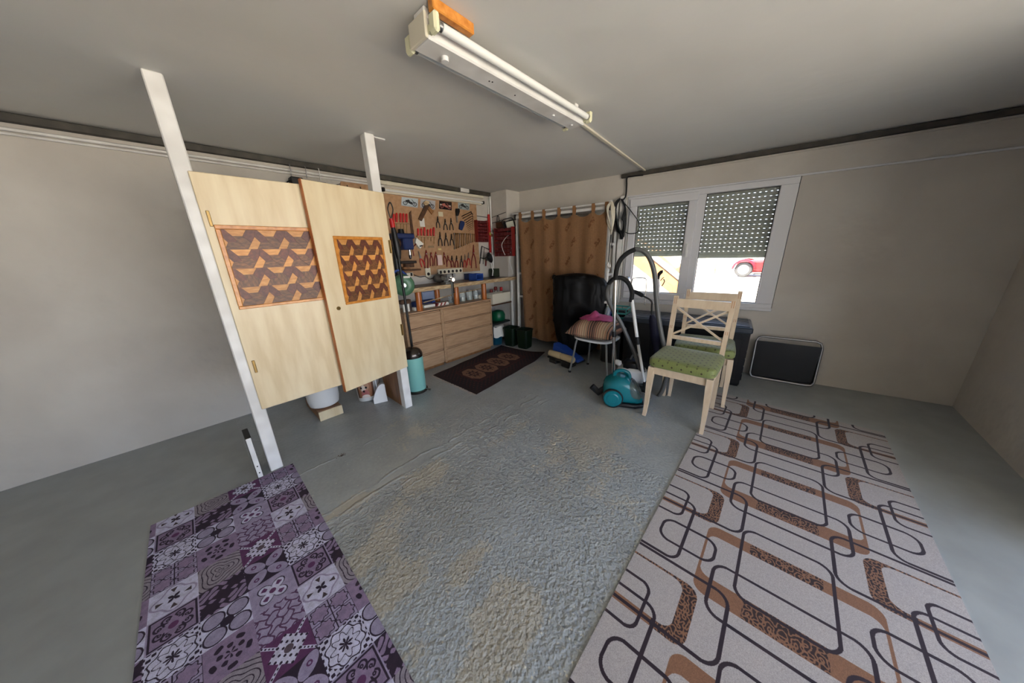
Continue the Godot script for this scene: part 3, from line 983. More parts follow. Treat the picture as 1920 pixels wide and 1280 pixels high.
func build_carpets():
	var pile := bump_tex(91, 0.35, 1.0, 128, 2)
	base(Vector3(2.0, 0.0, 0.2))
	nw()
	flat_carpet(Vector3(0.22, 0.0005, -0.30), Vector3(3.04, 0, 0), Vector3(0, 0, 1.04), 0.007, Vector2((0.22 - 1.40) / 0.66, 0), Vector2(3.04 / 0.66, 0), Vector2(0, 1))
	var m := mat(Color.WHITE, 0.95)
	m.albedo_texture = grey_carpet_texture()
	m.rim_enabled = true
	m.rim = 0.3
	solo("carpet_runner", m, "pale grey carpet runner with dark rounded-rectangle lines and tan leopard bands", "carpet")
	base(Vector3(-0.1, 0, -1.0))
	nw()
	var z0 := -1.553 - 0.0731 - 4.0 * 0.1462   # a star tile is centred on z = -1.553
	flat_carpet(Vector3(0.20, 0.0005, -2.33), Vector3(-0.65, 0, 0), Vector3(0, 0, 3.6), 0.006, Vector2(0, (-2.33 - z0) / 0.5848), Vector2(1, 0), Vector2(0, 3.6 / 0.5848))
	var m2 := mat(Color.WHITE, 0.95)
	m2.albedo_texture = runner_texture()
	solo("tile_print_runner", m2, "purple runner printed with patchwork ornamental tiles beside the booth", "carpet")
	# small dark rug with four pale medallions in front of the drawers
	var rm := mat(Color.WHITE, 0.95)
	var w := 300
	var h := 180
	var im := Image.create(w, h, false, Image.FORMAT_RGB8)
	var rng := RandomNumberGenerator.new(); rng.seed = 15
	for j in h:
		for i in w:
			var u := (i + 0.5) / w
			var v := (j + 0.5) / h
			var c := Color(0.17, 0.055, 0.055)
			var bx := minf(minf(u * 1.5, (1 - u) * 1.5), minf(v, 1 - v))
			if bx < 0.06: c = Color(0.13, 0.04, 0.045)
			elif bx < 0.22:
				c = Color(0.10, 0.05, 0.065)
				if sin(u * 130.0) * sin(v * 85.0) > 0.55: c = Color(0.30, 0.13, 0.10)
			elif bx < 0.25: c = Color(0.24, 0.08, 0.07)
			for k in 4:
				var mu := (u - (0.245 + 0.17 * k)) / 0.078
				var mv := (v - 0.5) / 0.21
				if absf(mu) < 1.0 and absf(mv) < 1.0 and absf(mu) + absf(mv) < 1.5:
					c = Color(0.50, 0.36, 0.28)
					var r := sqrt(mu * mu + mv * mv)
					if r < 0.70 and cos(8.0 * atan2(mv, mu)) + cos(r * 16.0) > -0.1: c = Color(0.19, 0.08, 0.07)
			var g := rng.randf_range(0.8, 1.15)
			im.set_pixel(i, j, Color(c.r * g, c.g * g, c.b * g))
	rm.albedo_texture = ImageTexture.create_from_image(im)
	# corners of the rug from the floor points they lie on
	var A := on_y(812, 704)
	var B := on_y(893, 740)
	var C := on_y(1022, 666)
	var D := on_y(940, 648)
	thing("oriental_rug", "small dark red rug with four tan medallions before the drawers", "rug", (A + C) / 2.0)
	nw()
	var rings := []
	for i in 31:
		var u := i / 30.0
		var ring := []
		for j in 13:
			var v := j / 12.0
			var p := A.lerp(D, u).lerp(B.lerp(C, u), v)
			p.y = 0.007 + 0.0025 * sin(u * 21.0 + v * 7.0) + 0.045 * pow(maxf(0.0, u * 1.6 + v * 0.9 - 2.15) / 0.35, 1.5)
			ring.append(p)
		rings.append(ring)
	for i in 30:
		for j in 12:
			var q := [rings[i][j], rings[i + 1][j], rings[i + 1][j + 1], rings[i][j + 1]]
			var n: Vector3 = (q[2] - q[0]).cross(q[3] - q[1]).normalized()
			if n.y < 0: n = -n
			var t := [Vector2(i / 30.0, j / 12.0), Vector2((i + 1) / 30.0, j / 12.0), Vector2((i + 1) / 30.0, (j + 1) / 12.0), Vector2(i / 30.0, (j + 1) / 12.0)]
			tri(q[0], q[1], q[2], n, n, n, t[0], t[1], t[2])
			tri(q[0], q[2], q[3], n, n, n, t[0], t[2], t[3])
			var dn := Vector3(0, -0.006, 0)
			for e in [[0, 1, j == 0], [3, 2, j == 11], [0, 3, i == 0], [1, 2, i == 29]]:
				if e[2]:
					var a: Vector3 = q[e[0]]
					var b: Vector3 = q[e[1]]
					var nn := (a - (A + C) / 2.0) * Vector3(1, 0, 1)
					nn = nn.normalized()
					tri(a, b, b + dn, nn, nn, nn, t[e[0]], t[e[1]], t[e[1]])
					tri(a, b + dn, a + dn, nn, nn, nn, t[e[0]], t[e[1]], t[e[0]])
	part("pile", rm)
	for e in 2:
		nw()
		var p0: Vector3 = A if e == 0 else D
		var p1: Vector3 = B if e == 0 else C
		var out := (A - D).normalized() * (1.0 if e == 0 else -1.0)
		for i in 70:
			var p := p0.lerp(p1, (i + rng.randf()) / 70.0)
			p.y = 0.004
			var l := rng.randf_range(0.02, 0.035)
			var s := (p1 - p0).normalized() * rng.randf_range(-0.008, 0.008)
			tube([p - out * 0.004, p + out * l * 0.5 + Vector3(0, 0.003, 0), p + out * l + s - Vector3(0, 0.002, 0)], 0.0022, 4)
		part("fringe", mat(Color(0.74, 0.68, 0.62), 0.9)).set_meta("kind", "stuff")

func marquetry(door: Node3D, x0: float, x1: float, y0: float, y1: float, cols: float, rows: int, zf: float):
	# picture panel in a raised frame: every veneer piece is cut and laid on its own
	var fr := 0.022
	nw()
	span(Vector3(x0, y1 - fr, zf), Vector3(x1, y1, zf + 0.010), 0.003)
	span(Vector3(x0, y0, zf), Vector3(x1, y0 + fr * 0.8, zf + 0.010), 0.003)
	span(Vector3(x0, y0 + fr * 0.8, zf), Vector3(x0 + fr, y1 - fr, zf + 0.010), 0.003)
	span(Vector3(x1 - fr * 0.7, y0 + fr * 0.8, zf), Vector3(x1, y1 - fr, zf + 0.010), 0.003)
	var holder := part("inlay_frame", M.inlay_frame, door)
	var ix0 := x0 + fr
	var ix1 := x1 - fr * 0.7
	var iy0 := y0 + fr * 0.8
	var iy1 := y1 - fr
	nw(); span(Vector3(ix0, iy0, zf), Vector3(ix1, iy1, zf + 0.001)); part("backing", M.inlay_red[0], holder)
	var clip := pv([ix0, iy0, ix1, iy0, ix1, iy1, ix0, iy1])
	var cw := (ix1 - ix0) / cols
	var rh := (iy1 - iy0) / rows
	var cell := [
		["light", [0.07, 0, 0.73, 0, 0.57, 0.33, 0.27, 0.33]],
		["light", [0.94, 0.35, 1.09, 0.65, 0.94, 1, 0.64, 1]],
		["red", [0.73, 0, 1.0, 0, 0.94, 0.35, 0.79, 0.675, 0.57, 0.33]],
		["red", [1.0, 0, 1.07, 0, 1.27, 0.33, 1.35, 0.6, 1.09, 0.65, 0.94, 0.35]],
		["brown", [0.27, 0.33, 0.57, 0.33, 0.79, 0.675, 0.64, 1, 0.35, 0.6]],
		["brown", [0.09, 0.65, 0.35, 0.6, 0.64, 1, -0.06, 1]]]
	var k := 0
	for r in rows:
		for c in range(-1, int(ceil(cols)) + 1):
			for i in cell.size():
				var src: Array = cell[i][1]
				var poly := PackedVector2Array()
				for j in range(0, src.size(), 2):
					poly.append(Vector2(ix0 + (c + src[j] + 0.02) * cw, iy1 - (r + src[j + 1]) * rh))
				var cut := Geometry2D.intersect_polygons(poly, clip)
				for q in cut:
					var small := Geometry2D.offset_polygon(q, -0.0006)
					if small.is_empty(): continue
					var ar := 0.0
					var pq: PackedVector2Array = small[0]
					for j in pq.size(): ar += pq[j].cross(pq[(j + 1) % pq.size()])
					if absf(ar) < 0.0001: continue
					k += 1
					nw(); prism(pq, zf + 0.001, zf + 0.0032 + 0.0007 * ((k * 7) % 3))
					var set_: Array = M["inlay_" + cell[i][0]]
					part("veneer", set_[(k * 5 + i) % 3], holder)

func build_booth():
	# two white posts that carry the doors
	struct_("trim_8", Vector3(1.145, 0, -2.45))
	nw(); span(Vector3(1.108, 0, -2.505), Vector3(1.178, CEIL, -2.425), 0.004); part("post", M.white)
	nw(); span(Vector3(1.178, CEIL - 0.012, -2.49), Vector3(1.275, CEIL - 0.001, -2.45), 0.002); span(Vector3(1.172, CEIL - 0.05, -2.49), Vector3(1.186, CEIL - 0.001, -2.45), 0.002); part("bracket", M.white)
	struct_("trim_9", Vector3(0.11, 0, -2.39))
	nw(); span(Vector3(0.080, 0, -2.43), Vector3(0.150, CEIL, -2.350), 0.005); part("post", M.white)
	# brown side panel behind the right post
	base(Vector3(1.13, 0, -2.68))
	nw(); span(Vector3(1.112, 0.0, -2.86), Vector3(1.134, 1.80, -2.505), 0.002)
	solo("side_panel", M.panel_brown, "brown laminate side board running back from the white post", "panel")
	# left leaf, closed
	var zf := -2.335
	var d := thing("booth_door", "closed pale maple door leaf with wide marquetry panel and no knob", "door", Vector3(0.41, 0.46, zf))
	nw(); span(Vector3(0.130, 0.460, zf - 0.022), Vector3(0.690, 1.825, zf), 0.003); var leaf := part("leaf", M.maple)
	marquetry(leaf, 0.165, 0.672, 1.105, 1.570, 3.3, 4, zf)
	for y in [0.75, 1.60]:
		nw(); span(Vector3(0.150, y - 0.04, zf), Vector3(0.164, y + 0.04, zf + 0.006), 0.002); part("hinge", M.brass, leaf)
	# right leaf, ajar in front of it: hung on the right post
	var hinge := Vector3(1.175, 0.412, -2.400)
	var free := Vector3(0.608, 0.412, -2.288)
	var ux := (hinge - free).normalized()
	var w := (hinge - free).length()
	var b := Basis(ux, Vector3.UP, ux.cross(Vector3.UP))
	var at := Transform3D(b, free)
	thing("booth_door", "ajar pale maple door leaf with brown edge, keyhole knob and framed marquetry square", "door", (hinge + free) / 2.0)
	xf = at
	nw(); span(Vector3(0.003, 0, -0.027), Vector3(w, 1.435, 0), 0.003); leaf = part("leaf", M.maple)
	nw(); span(Vector3(-0.001, -0.002, -0.0285), Vector3(0.0035, 1.437, 0.0008), 0.001); part("edge_lipping", M.lipping, null, "brown edge strip")
	# panel corners measured on the leaf
	marquetry(leaf, 0.125, 0.505, 0.640, 1.110, 3.35, 4, 0.0)
	nw()
	xf = at * Transform3D(Basis(Vector3.RIGHT, deg_to_rad(90)), Vector3(0.070, 0.625, 0.0))
	lathe([[0.001, 0.010], [0.006, 0.010], [0.007, 0.006], [0.013, 0.006], [0.0135, 0.0]], 16)
	part("lock", M.brass, leaf)
	xf = at
	for y in [0.99, 0.30]:
		nw()
		span(Vector3(w - 0.020, y, 0.0), Vector3(w - 0.006, y + 0.10, 0.004), 0.001)
		cyl(Vector3(w - 0.003, y, 0.003), Vector3(w - 0.003, y + 0.10, 0.003), 0.005, -1, 8)
		part("hinge", M.brass, leaf)
	# inside the booth: box step with a white pail, printed pail, dustpan
	thing("wooden_box", "low wooden box with pale end face carrying a white pail", "box", Vector3(0.6, 0, -3.0))
	var bx := Vector3(0.51, 0, -2.81)
	nw(); span(Vector3(0.505, 0.0, -3.25), Vector3(0.690, 0.082, -2.822), 0.002); part("body", M.panel_brown)
	nw(); span(Vector3(0.503, 0.0, -2.822), Vector3(0.692, 0.084, -2.808), 0.002); part("end_face", M.maple, null, "pale front board")
	base(Vector3(0.60, 0.083, -2.98))
	nw(); xf = Transform3D(Basis(), Vector3(0.60, 0.083, -2.98))
	lathe([[0.001, 0.0], [0.105, 0.0], [0.118, 0.008], [0.128, 0.06], [0.138, 0.30], [0.146, 0.31], [0.140, 0.315], [0.124, 0.06], [0.10, 0.012], [0.001, 0.012]], 32)
	solo("white_pail", M.plastic_white, "round white pail standing on the low wooden box", "pail")
	var cp := Vector3(0.985, 0, -2.93)
	thing("printed_bin", "oval white bin printed with a puppy photograph behind the dustpan", "bin", cp)
	xf = Transform3D(Basis().scaled(Vector3(1.15, 1, 0.85)), cp)
	nw(); lathe([[0.001, 0.0], [0.085, 0.0], [0.092, 0.006], [0.104, 0.26], [0.108, 0.265], [0.102, 0.266], [0.088, 0.01], [0.001, 0.01]], 32); part("body", M.plastic_white)
	var im := Image.create(96, 96, false, Image.FORMAT_RGB8)
	for j in 96:
		for i in 96:
			var x := i / 48.0 - 1.0
			var y := j / 48.0 - 1.0
			var c := Color(0.62, 0.42, 0.30)
			if Vector2(x + 0.1, (y + 0.25) * 1.1).length() < 0.62: c = Color(0.72, 0.55, 0.44)
			if Vector2(x * 1.6 + 0.2, y * 0.9 + 0.0).length() < 0.42: c = Color(0.88, 0.82, 0.76)
			if Vector2(x, y - 0.55).length() < 0.45: c = Color(0.70, 0.42, 0.40)
			if Vector2(x, (y - 0.95) * 1.6).length() < 0.5: c = Color(0.90, 0.84, 0.80)
			for e in [Vector2(-0.38, -0.15), Vector2(0.18, -0.15), Vector2(-0.12, 0.25)]:
				if (Vector2(x, y) - e).length() < 0.12: c = Color(0.07, 0.05, 0.05)
			if absf(x) > 0.78: c = Color(0.38, 0.24, 0.17)
			im.set_pixel(i, j, c)
	var pm := mat(Color.WHITE, 0.4)
	pm.albedo_texture = ImageTexture.create_from_image(im)
	nw()
	var face_dir := atan2(CAM.z - cp.z, CAM.x - cp.x)
	for i in 12:
		for j in 6:
			var q := []
			var t := []
			for e in [[0, 0], [1, 0], [1, 1], [0, 1]]:
				var u: float = (i + e[0]) / 12.0
				var v: float = (j + e[1]) / 6.0
				var a: float = face_dir + 0.75 - 1.5 * u + 0.25
				var r := 0.0945 + 0.0105 * (v * 0.8 + 0.15)
				q.append(Vector3(cos(a) * r, 0.045 + 0.19 * v, sin(a) * r))
				t.append(Vector2(u, 1 - v))
			var n: Vector3 = (q[0] + q[2]) * Vector3(1, 0, 1)
			tri(q[0], q[1], q[2], n, n, n, t[0], t[1], t[2])
			tri(q[0], q[2], q[3], n, n, n, t[0], t[2], t[3])
	part("print", pm, null, "puppy photograph print")
	# dustpan standing on its edge, leaning, with its stick handle
	var dp := (on_y(703, 757) + on_y(726, 752)) / 2.0
	var dn := (CAM - dp) * Vector3(1, 0, 1)
	dn = dn.normalized()
	var side := Vector3.UP.cross(dn)
	thing("dustpan", "white plastic dustpan standing on edge with a long thin handle", "dustpan", dp)
	xf = Transform3D(Basis(side, Vector3.UP, dn).rotated(side, deg_to_rad(-8)), dp)
	var hw := 0.062
	var outline := PackedVector2Array()
	outline.append(Vector2(-hw, 0)); outline.append(Vector2(hw, 0)); outline.append(Vector2(hw * 0.92, 0.175))
	for i in 9:
		var t := i / 8.0
		outline.append(Vector2(hw * 0.6 - t * (hw * 1.6), 0.185 - 0.135 * t * t))
	nw(); prism(outline, -0.004, 0.0); part("pan", M.plastic_white)
	nw()
	for i in range(2, outline.size() - 1):
		var a := outline[i]
		var c := outline[i + 1]
		face([Vector3(a.x, a.y, -0.055), Vector3(c.x, c.y, -0.055), Vector3(c.x, c.y, 0.0), Vector3(a.x, a.y, 0.0)], Vector3(0, 1, 0))
		face([Vector3(a.x, a.y + 0.003, -0.055), Vector3(c.x, c.y + 0.003, -0.055), Vector3(c.x, c.y + 0.003, 0.0), Vector3(a.x, a.y + 0.003, 0.0)], Vector3(0, 1, 0))
	span(Vector3(hw * 0.92 - 0.003, 0.0, -0.055), Vector3(hw * 0.95, 0.17, 0.0))
	part("rim", M.plastic_white)
	nw(); tube([Vector3(-0.010, 0.10, -0.03), Vector3(-0.030, 0.40, -0.05), Vector3(-0.05, 0.72, -0.07)], 0.006, 8); part("handle", M.plastic_white)
	# a white metal rail with two screws on the floor left of the near post
	thing("metal_rail", "white metal rail with dark edges and screws left of the door post", "rail", Vector3(0.02, 0, -2.36))
	nw(); span(Vector3(0.010, 0.0, -2.50), Vector3(0.040, 0.30, -2.34), 0.002); part("body", M.dark)
	nw(); span(Vector3(0.012, 0.004, -2.345), Vector3(0.038, 0.298, -2.335), 0.002); var fr2 := part("front", M.white)
	for y in [0.04, 0.09]:
		nw(); cyl(Vector3(0.025, y, -2.336), Vector3(0.025, y, -2.332), 0.004, -1, 8); part("screw", M.iron, fr2)
	# wall box and speaker over the doors
	thing("wall_radio", "grey and black box fixed on the wall above the doors", "radio", Vector3(0.95, 2.0, -3.44))
	nw(); span(Vector3(0.83, 1.90, -3.49), Vector3(0.93, 2.085, -3.40), 0.008); part("dark_end", M.dark)
	nw(); span(Vector3(0.93, 1.88, -3.49), Vector3(1.12, 2.07, -3.40), 0.008); part("case", mat(Color(0.42, 0.42, 0.41), 0.5))
	nw(); span(Vector3(1.005, 2.005, -3.402), Vector3(1.055, 2.068, -3.392), 0.003); part("window", M.black)
	nw()
	tube(curve([Vector3(0.87, 2.08, -3.44), Vector3(0.80, 2.03, -3.44), Vector3(0.75, 1.93, -3.45), Vector3(0.74, 1.80, -3.46)], 5), 0.005, 6)
	part("cable", M.black)
	for i in 3:
		base(Vector3([0.855, 0.975, 1.085][i], 2.15, -3.47))
		nw()
		tube(curve([org + Vector3(0, 0.045, -0.012), org + Vector3(0, 0.04, 0.02), org + Vector3(0, -0.01, 0.022), org + Vector3(0, -0.055, 0.01)], 4), 0.004, 6)
		solo("wire_hook", M.steel if i < 2 else M.white, ["steel wire hook over the black end of the wall box", "steel wire hook over the grey case of the wall box", "white hook right of the wall box"][i], "hook")
	# brown hardboard offcut with hanging bits
	thing("tool_board", "small brown hardboard with round corner left of the white post", "board", Vector3(1.5, 1.9, -3.49))
	nw()
	var pp := PackedVector2Array()
	for i in 5: pp.append(Vector2(1.30 - 0.03 * sin(i * PI / 8), 2.09 + 0.03 * (1 - cos(i * PI / 8)) - 0.0))
	pp = pv([1.27, 1.55, 1.27, 2.095, 1.278, 2.113, 1.295, 2.122, 1.69, 2.122, 1.69, 1.55])
	prism(pp, -3.499, -3.488); part("sheet", M.peg)
	base(Vector3(1.40, 2.03, -3.48))
	nw()
	tube([Vector3(1.33, 2.085, -3.478), Vector3(1.33, 2.055, -3.470), Vector3(1.46, 2.055, -3.470), Vector3(1.46, 2.085, -3.478)], 0.006, 6)
	tube([Vector3(1.36, 2.04, -3.47), Vector3(1.38, 1.93, -3.47)], 0.008, 6)
	tube([Vector3(1.42, 2.04, -3.47), Vector3(1.41, 1.93, -3.47)], 0.008, 6)
	solo("hand_clamp", M.iron, "dark iron hand clamp hung on the small hardboard", "clamp")
	base(Vector3(1.5, 2.0, -3.47))
	nw()
	tube(curve([Vector3(1.44, 2.02, -3.47), Vector3(1.52, 2.03, -3.46), Vector3(1.57, 1.97, -3.46), Vector3(1.56, 1.88, -3.46)], 5), 0.006, 6)
	tube(curve([Vector3(1.58, 1.90, -3.47), Vector3(1.64, 2.02, -3.46), Vector3(1.69, 2.05, -3.46)], 5), 0.006, 6)
	solo("hanging_cable", M.black, "black cable looped over the small hardboard", "cable")
	base(Vector3(1.2, 2.0, -3.47))
	nw()
	tube(curve([Vector3(1.27, 2.09, -3.485), Vector3(1.20, 2.06, -3.48), Vector3(1.15, 1.98, -3.48), Vector3(1.14, 1.85, -3.48)], 5), 0.004, 6)
	solo("wall_wire", M.rail, "thin grey wire drooping from the small hardboard's corner", "wire")

# box whose front face fills a pixel rectangle on the upright plane z; returns [lower corner, upper corner]
func rect_z(px0: float, py0: float, px1: float, py1: float, z: float) -> Array:
	var my := (py0 + py1) / 2.0
	var mx := (px0 + px1) / 2.0
	var l := on_z(px0, my, z)
	var r := on_z(px1, my, z)
	var t := on_z(mx, py0, z)
	var b := on_z(mx, py1, z)
	return [Vector3(l.x, b.y, z), Vector3(r.x, t.y, z)]
func pbox(px0: float, py0: float, px1: float, py1: float, z: float, depth: float, bev := 0.0, sit := -1.0):
	var q := rect_z(px0, py0, px1, py1, z)
	if sit >= 0.0: q[0].y = sit
	span(q[0] - Vector3(0, 0, depth), q[1], bev)

func drawer_chest(x0: float, x1: float, label: String):
	thing("drawer_chest", label, "drawers", Vector3((x0 + x1) / 2, 0, -3.28))
	var zf := -3.085
	nw()
	span(Vector3(x0, 0.035, -3.485), Vector3(x0 + 0.016, 0.735, zf + 0.004), 0.001)
	span(Vector3(x1 - 0.016, 0.035, -3.485), Vector3(x1, 0.735, zf + 0.004), 0.001)
	span(Vector3(x0, 0.735, -3.485), Vector3(x1, 0.752, zf + 0.012), 0.002)
	span(Vector3(x0 + 0.016, 0.035, -3.485), Vector3(x1 - 0.016, 0.735, -3.475))
	span(Vector3(x0 + 0.016, 0.035, -3.475), Vector3(x1 - 0.016, 0.05, zf - 0.02))
	part("carcass", M.oak)
	nw(); span(Vector3(x0 + 0.02, 0.0, -3.45), Vector3(x1 - 0.02, 0.036, zf - 0.03)); part("plinth", M.panel_brown)
	for i in 4:
		var y := 0.055 + 0.1695 * i
		nw()
		span(Vector3(x0 + 0.020, y, zf - 0.016), Vector3(x1 - 0.020, y + 0.147, zf + 0.002), 0.003)
		span(Vector3(x0 + 0.020, y + 0.147, zf - 0.030), Vector3(x1 - 0.020, y + 0.160, zf - 0.016), 0.001)   # finger groove
		part("drawer", M.oak)

func build_bench():
	drawer_chest(1.545, 2.040, "oak drawer chest under the sawing end of the bench, narrower one")
	drawer_chest(2.042, 2.890, "oak drawer chest below the bench vise, wider one")
	# worktop
	thing("workbench_top", "long worn worktop with pale front edge on copper-brown posts", "worktop", Vector3(2.4, 0.98, -3.3))
	nw(); span(Vector3(1.42, 0.980, -3.49), Vector3(1.615, 1.018, -3.19), 0.002); span(Vector3(1.615, 0.980, -3.49), Vector3(3.352, 1.018, -3.115), 0.002); span(Vector3(3.352, 0.980, -3.155), Vector3(3.46, 1.018, -3.115), 0.002); part("board", M.bench_top)
	nw(); span(Vector3(1.615, 0.974, -3.1148), Vector3(3.46, 1.022, -3.085), 0.004); part("front_edge", M.bench_edge, null, "pale bare wooden edge")
	var posts := [[788, 586, -3.12], [822, 575, -3.40], [857, 572, -3.12], [908, 559, -3.12]]
	var plabel := ["turned copper-brown post under the pale bench edge beside the saw", "turned copper-brown post standing at the wall under the bench", "turned copper-brown post below the bench vise", "turned copper-brown post beside the cream crate"]
	for i in 4:
		var p := on_z(posts[i][0], posts[i][1], posts[i][2])
		p.y = 0.7525
		if i == 0: p.x += 0.0
		base(p)
		xf = Transform3D(Basis(), p)
		nw(); lathe([[0.001, 0.0], [0.034, 0.0], [0.036, 0.01], [0.036, 0.215], [0.034, 0.222], [0.001, 0.222]], 24)
		solo("bench_post", M.copper_wood, plabel[i], "post", "turned posts carrying the bench")
	# things between the chests and the bench
	var ty := 0.7525
	base(Vector3(1.85, ty, -3.25))
	nw(); pbox(796, 571, 817, 584, -3.22, 0.10, 0.003, ty); solo("carton", M.paper, "plain white carton lying under the bench between two posts", "box")
	base(Vector3(1.6, ty, -3.25))
	nw(); pbox(778, 576, 783, 590, -3.16, 0.06, 0.003, ty); solo("carton", M.paper, "small white carton left of the first bench post", "box")
	thing("blue_caulking_gun", "dark blue tool lying behind the white carton", "tool", Vector3(1.85, 0.80, -3.36))
	nw(); pbox(774, 563, 815, 575, -3.36, 0.05, 0.008, ty + 0.0); part("body", M.blue)
	nw(); var cg := rect_z(811, 564, 817, 572, -3.35); span(cg[0] - Vector3(0, 0, 0.04), cg[1], 0.004); part("cap", M.blue_bright)
	base(Vector3(2.1, 0.86, -3.2))
	nw(); tube([on_z(794, 567, -3.20), on_z(850, 552, -3.20), on_z(905, 540, -3.22)], 0.006, 8); solo("wooden_dowel", M.bench_edge, "long thin wooden dowel spanning the posts under the bench", "dowel")
	var tt := rect_z(820, 567, 841, 577, -3.20)
	thing("striped_packet", "red and white striped packet lying behind the third post", "packet", Vector3(tt[0].x, ty, -3.25))
	nw()
	for i in 6:
		var x0: float = lerpf(tt[0].x, tt[1].x, i / 6.0)
		var x1: float = lerpf(tt[0].x, tt[1].x, (i + 0.8) / 6.0)
		if i % 2 == 0:
			prism(pv([x0 - 0.02, ty, x1 - 0.02, ty, x1 + 0.005, tt[1].y + 0.001, x0 + 0.005, tt[1].y + 0.001]), -3.30, -3.1985)
	part("stripes", M.red_dark)
	nw(); prism(pv([tt[0].x - 0.012, ty, tt[1].x + 0.01, ty, tt[1].x, tt[1].y, tt[0].x + 0.015, tt[1].y]), -3.299, -3.20); part("wrapper", M.paper)
	var jars := [[868, 572, 0.040, 0.12], [881, 569, 0.045, 0.14], [893, 567, 0.040, 0.12], [846, 570, 0.032, 0.10]]
	var jl := ["clear glass jar behind the dowel right of the third post", "tall clear glass jar in the middle of the jars under the bench", "clear glass jar beside the round gauge under the bench", "short clear glass jar behind the striped packet"]
	for i in 4:
		var p := on_z(jars[i][0], jars[i][1], -3.26)
		p.y = ty
		var r: float = jars[i][2]
		var hh: float = jars[i][3]
		thing("glass_jar", jl[i], "jar", p, "glass jars under the bench")
		xf = Transform3D(Basis(), p)
		nw(); lathe([[0.001, 0.0], [r * 0.95, 0.0], [r, 0.006], [r, hh * 0.8], [r * 0.8, hh * 0.9], [r * 0.8, hh], [r * 0.72, hh], [r * 0.72, hh * 0.9], [r * 0.92, hh * 0.78], [r * 0.92, 0.008], [0.001, 0.006]], 20); part("body", M.jar)
		nw(); lathe([[0.001, 0.01], [r * 0.88, 0.01], [r * 0.88, hh * 0.45], [0.001, hh * 0.45]], 16); part("contents", M.steel if i % 2 == 0 else M.iron)
		nw(); lathe([[r * 0.84, hh * 0.93], [r * 0.84, hh + 0.004], [0.001, hh + 0.006]], 20); part("lid", M.steel)
	var gp := on_z(901, 556, -3.19)
	thing("round_gauge", "small pale round gauge lying by the fourth bench post", "gauge", Vector3(gp.x, ty, gp.z))
	nw(); xf = Transform3D(Basis(Vector3.RIGHT, deg_to_rad(90)).rotated(Vector3.UP, 0.0), gp)
	lathe([[0.001, 0.016], [0.012, 0.016], [0.014, 0.010], [0.028, 0.014], [0.032, 0.008], [0.032, -0.02], [0.001, -0.02]], 20); part("dial", M.cream)
	xf = Transform3D.IDENTITY
	nw(); span(Vector3(gp.x - 0.012, ty, gp.z - 0.015), Vector3(gp.x + 0.012, gp.y - 0.02, gp.z + 0.01), 0.002); part("foot", M.iron)
	# white wall panel and grey pail behind the posts
	base(Vector3(1.95, ty, -3.44))
	nw(); pbox(793, 545, 816, 566, -3.42, 0.05, 0.01, ty); solo("plastic_tub", mat(Color(0.55, 0.60, 0.70), 0.4), "translucent bluish tub at the wall below the bench", "tub")

	# ---- things on the worktop ----
	var by := 1.0195
	var bv := on_y(862, 534, by)
	thing("bench_vise", "grey cast bench vise clamped on the worktop's front edge", "vise", Vector3(bv.x, by, -3.15))
	xf = Transform3D(Basis(), Vector3(bv.x, by + 0.003, -3.14))
	nw(); span(Vector3(-0.06, 0.0, -0.09), Vector3(0.05, 0.02, 0.03), 0.004); cyl(Vector3(0, 0.02, -0.03), Vector3(0, 0.05, -0.03), 0.045, 0.04, 16); span(Vector3(-0.05, 0.045, -0.09), Vector3(0.045, 0.105, 0.02), 0.012); part("body", M.vise)
	nw(); span(Vector3(-0.055, 0.085, 0.0), Vector3(0.075, 0.125, 0.025), 0.003); span(Vector3(-0.055, 0.085, 0.032), Vector3(0.075, 0.125, 0.06), 0.003); part("jaw", M.steel)
	nw(); span(Vector3(-0.04, 0.03, 0.032), Vector3(0.045, 0.09, 0.055), 0.006); cyl(Vector3(0, 0.055, 0.0), Vector3(0, 0.055, 0.09), 0.018, -1, 14); cyl(Vector3(0, 0.055, 0.09), Vector3(0, 0.055, 0.105), 0.030, 0.024, 16); part("screw", M.chrome)
	nw(); tube([Vector3(0.0, 0.12, 0.098), Vector3(0.0, -0.10, 0.098)], 0.006, 8); cyl(Vector3(0, 0.115, 0.098), Vector3(0, 0.13, 0.098), 0.010, -1, 10); cyl(Vector3(0, -0.11, 0.098), Vector3(0, -0.095, 0.098), 0.010, -1, 10); part("lever", M.iron)
	nw(); span(Vector3(-0.012, -0.14, 0.060), Vector3(0.012, 0.03, 0.072), 0.003); part("clamp", M.vise)
	# grey cloth bag behind the vise
	var cb := on_y(845, 531, by)
	base(Vector3(cb.x, by, -3.26))
	nw()
	lumpy(Vector3(cb.x - 0.05, by + 0.065, -3.33), Vector3(0.10, 0.055, 0.06), 0.012, 41)
	solo("grey_cloth_bundle", mat(Color(0.30, 0.28, 0.26), 0.9), "crumpled grey cloth bundle beside the bench vise", "cloth")
	# blue storage trays
	for i in 2:
		var q := rect_z([884, 893][i], 513, [893, 906][i], 524, [-3.30, -3.13][i])
		thing("storage_tray", ["dark blue open tray behind the other blue tray", "bright-edged blue open tray on the worktop right of the vise"][i], "tray", Vector3((q[0].x + q[1].x) / 2, by, -3.22), "blue trays on the bench")
		var x0: float = q[0].x
		var x1: float = q[1].x + [0.0, 0.0][i]
		var yt: float = q[1].y
		var z1: float = q[0].z
		nw()
		span(Vector3(x0, by, z1 - 0.16), Vector3(x1, by + 0.004, z1))
		span(Vector3(x0, by, z1 - 0.16), Vector3(x0 + 0.005, yt, z1)); span(Vector3(x1 - 0.005, by, z1 - 0.16), Vector3(x1, yt, z1))
		span(Vector3(x0, by, z1 - 0.16), Vector3(x1, yt, z1 - 0.155))
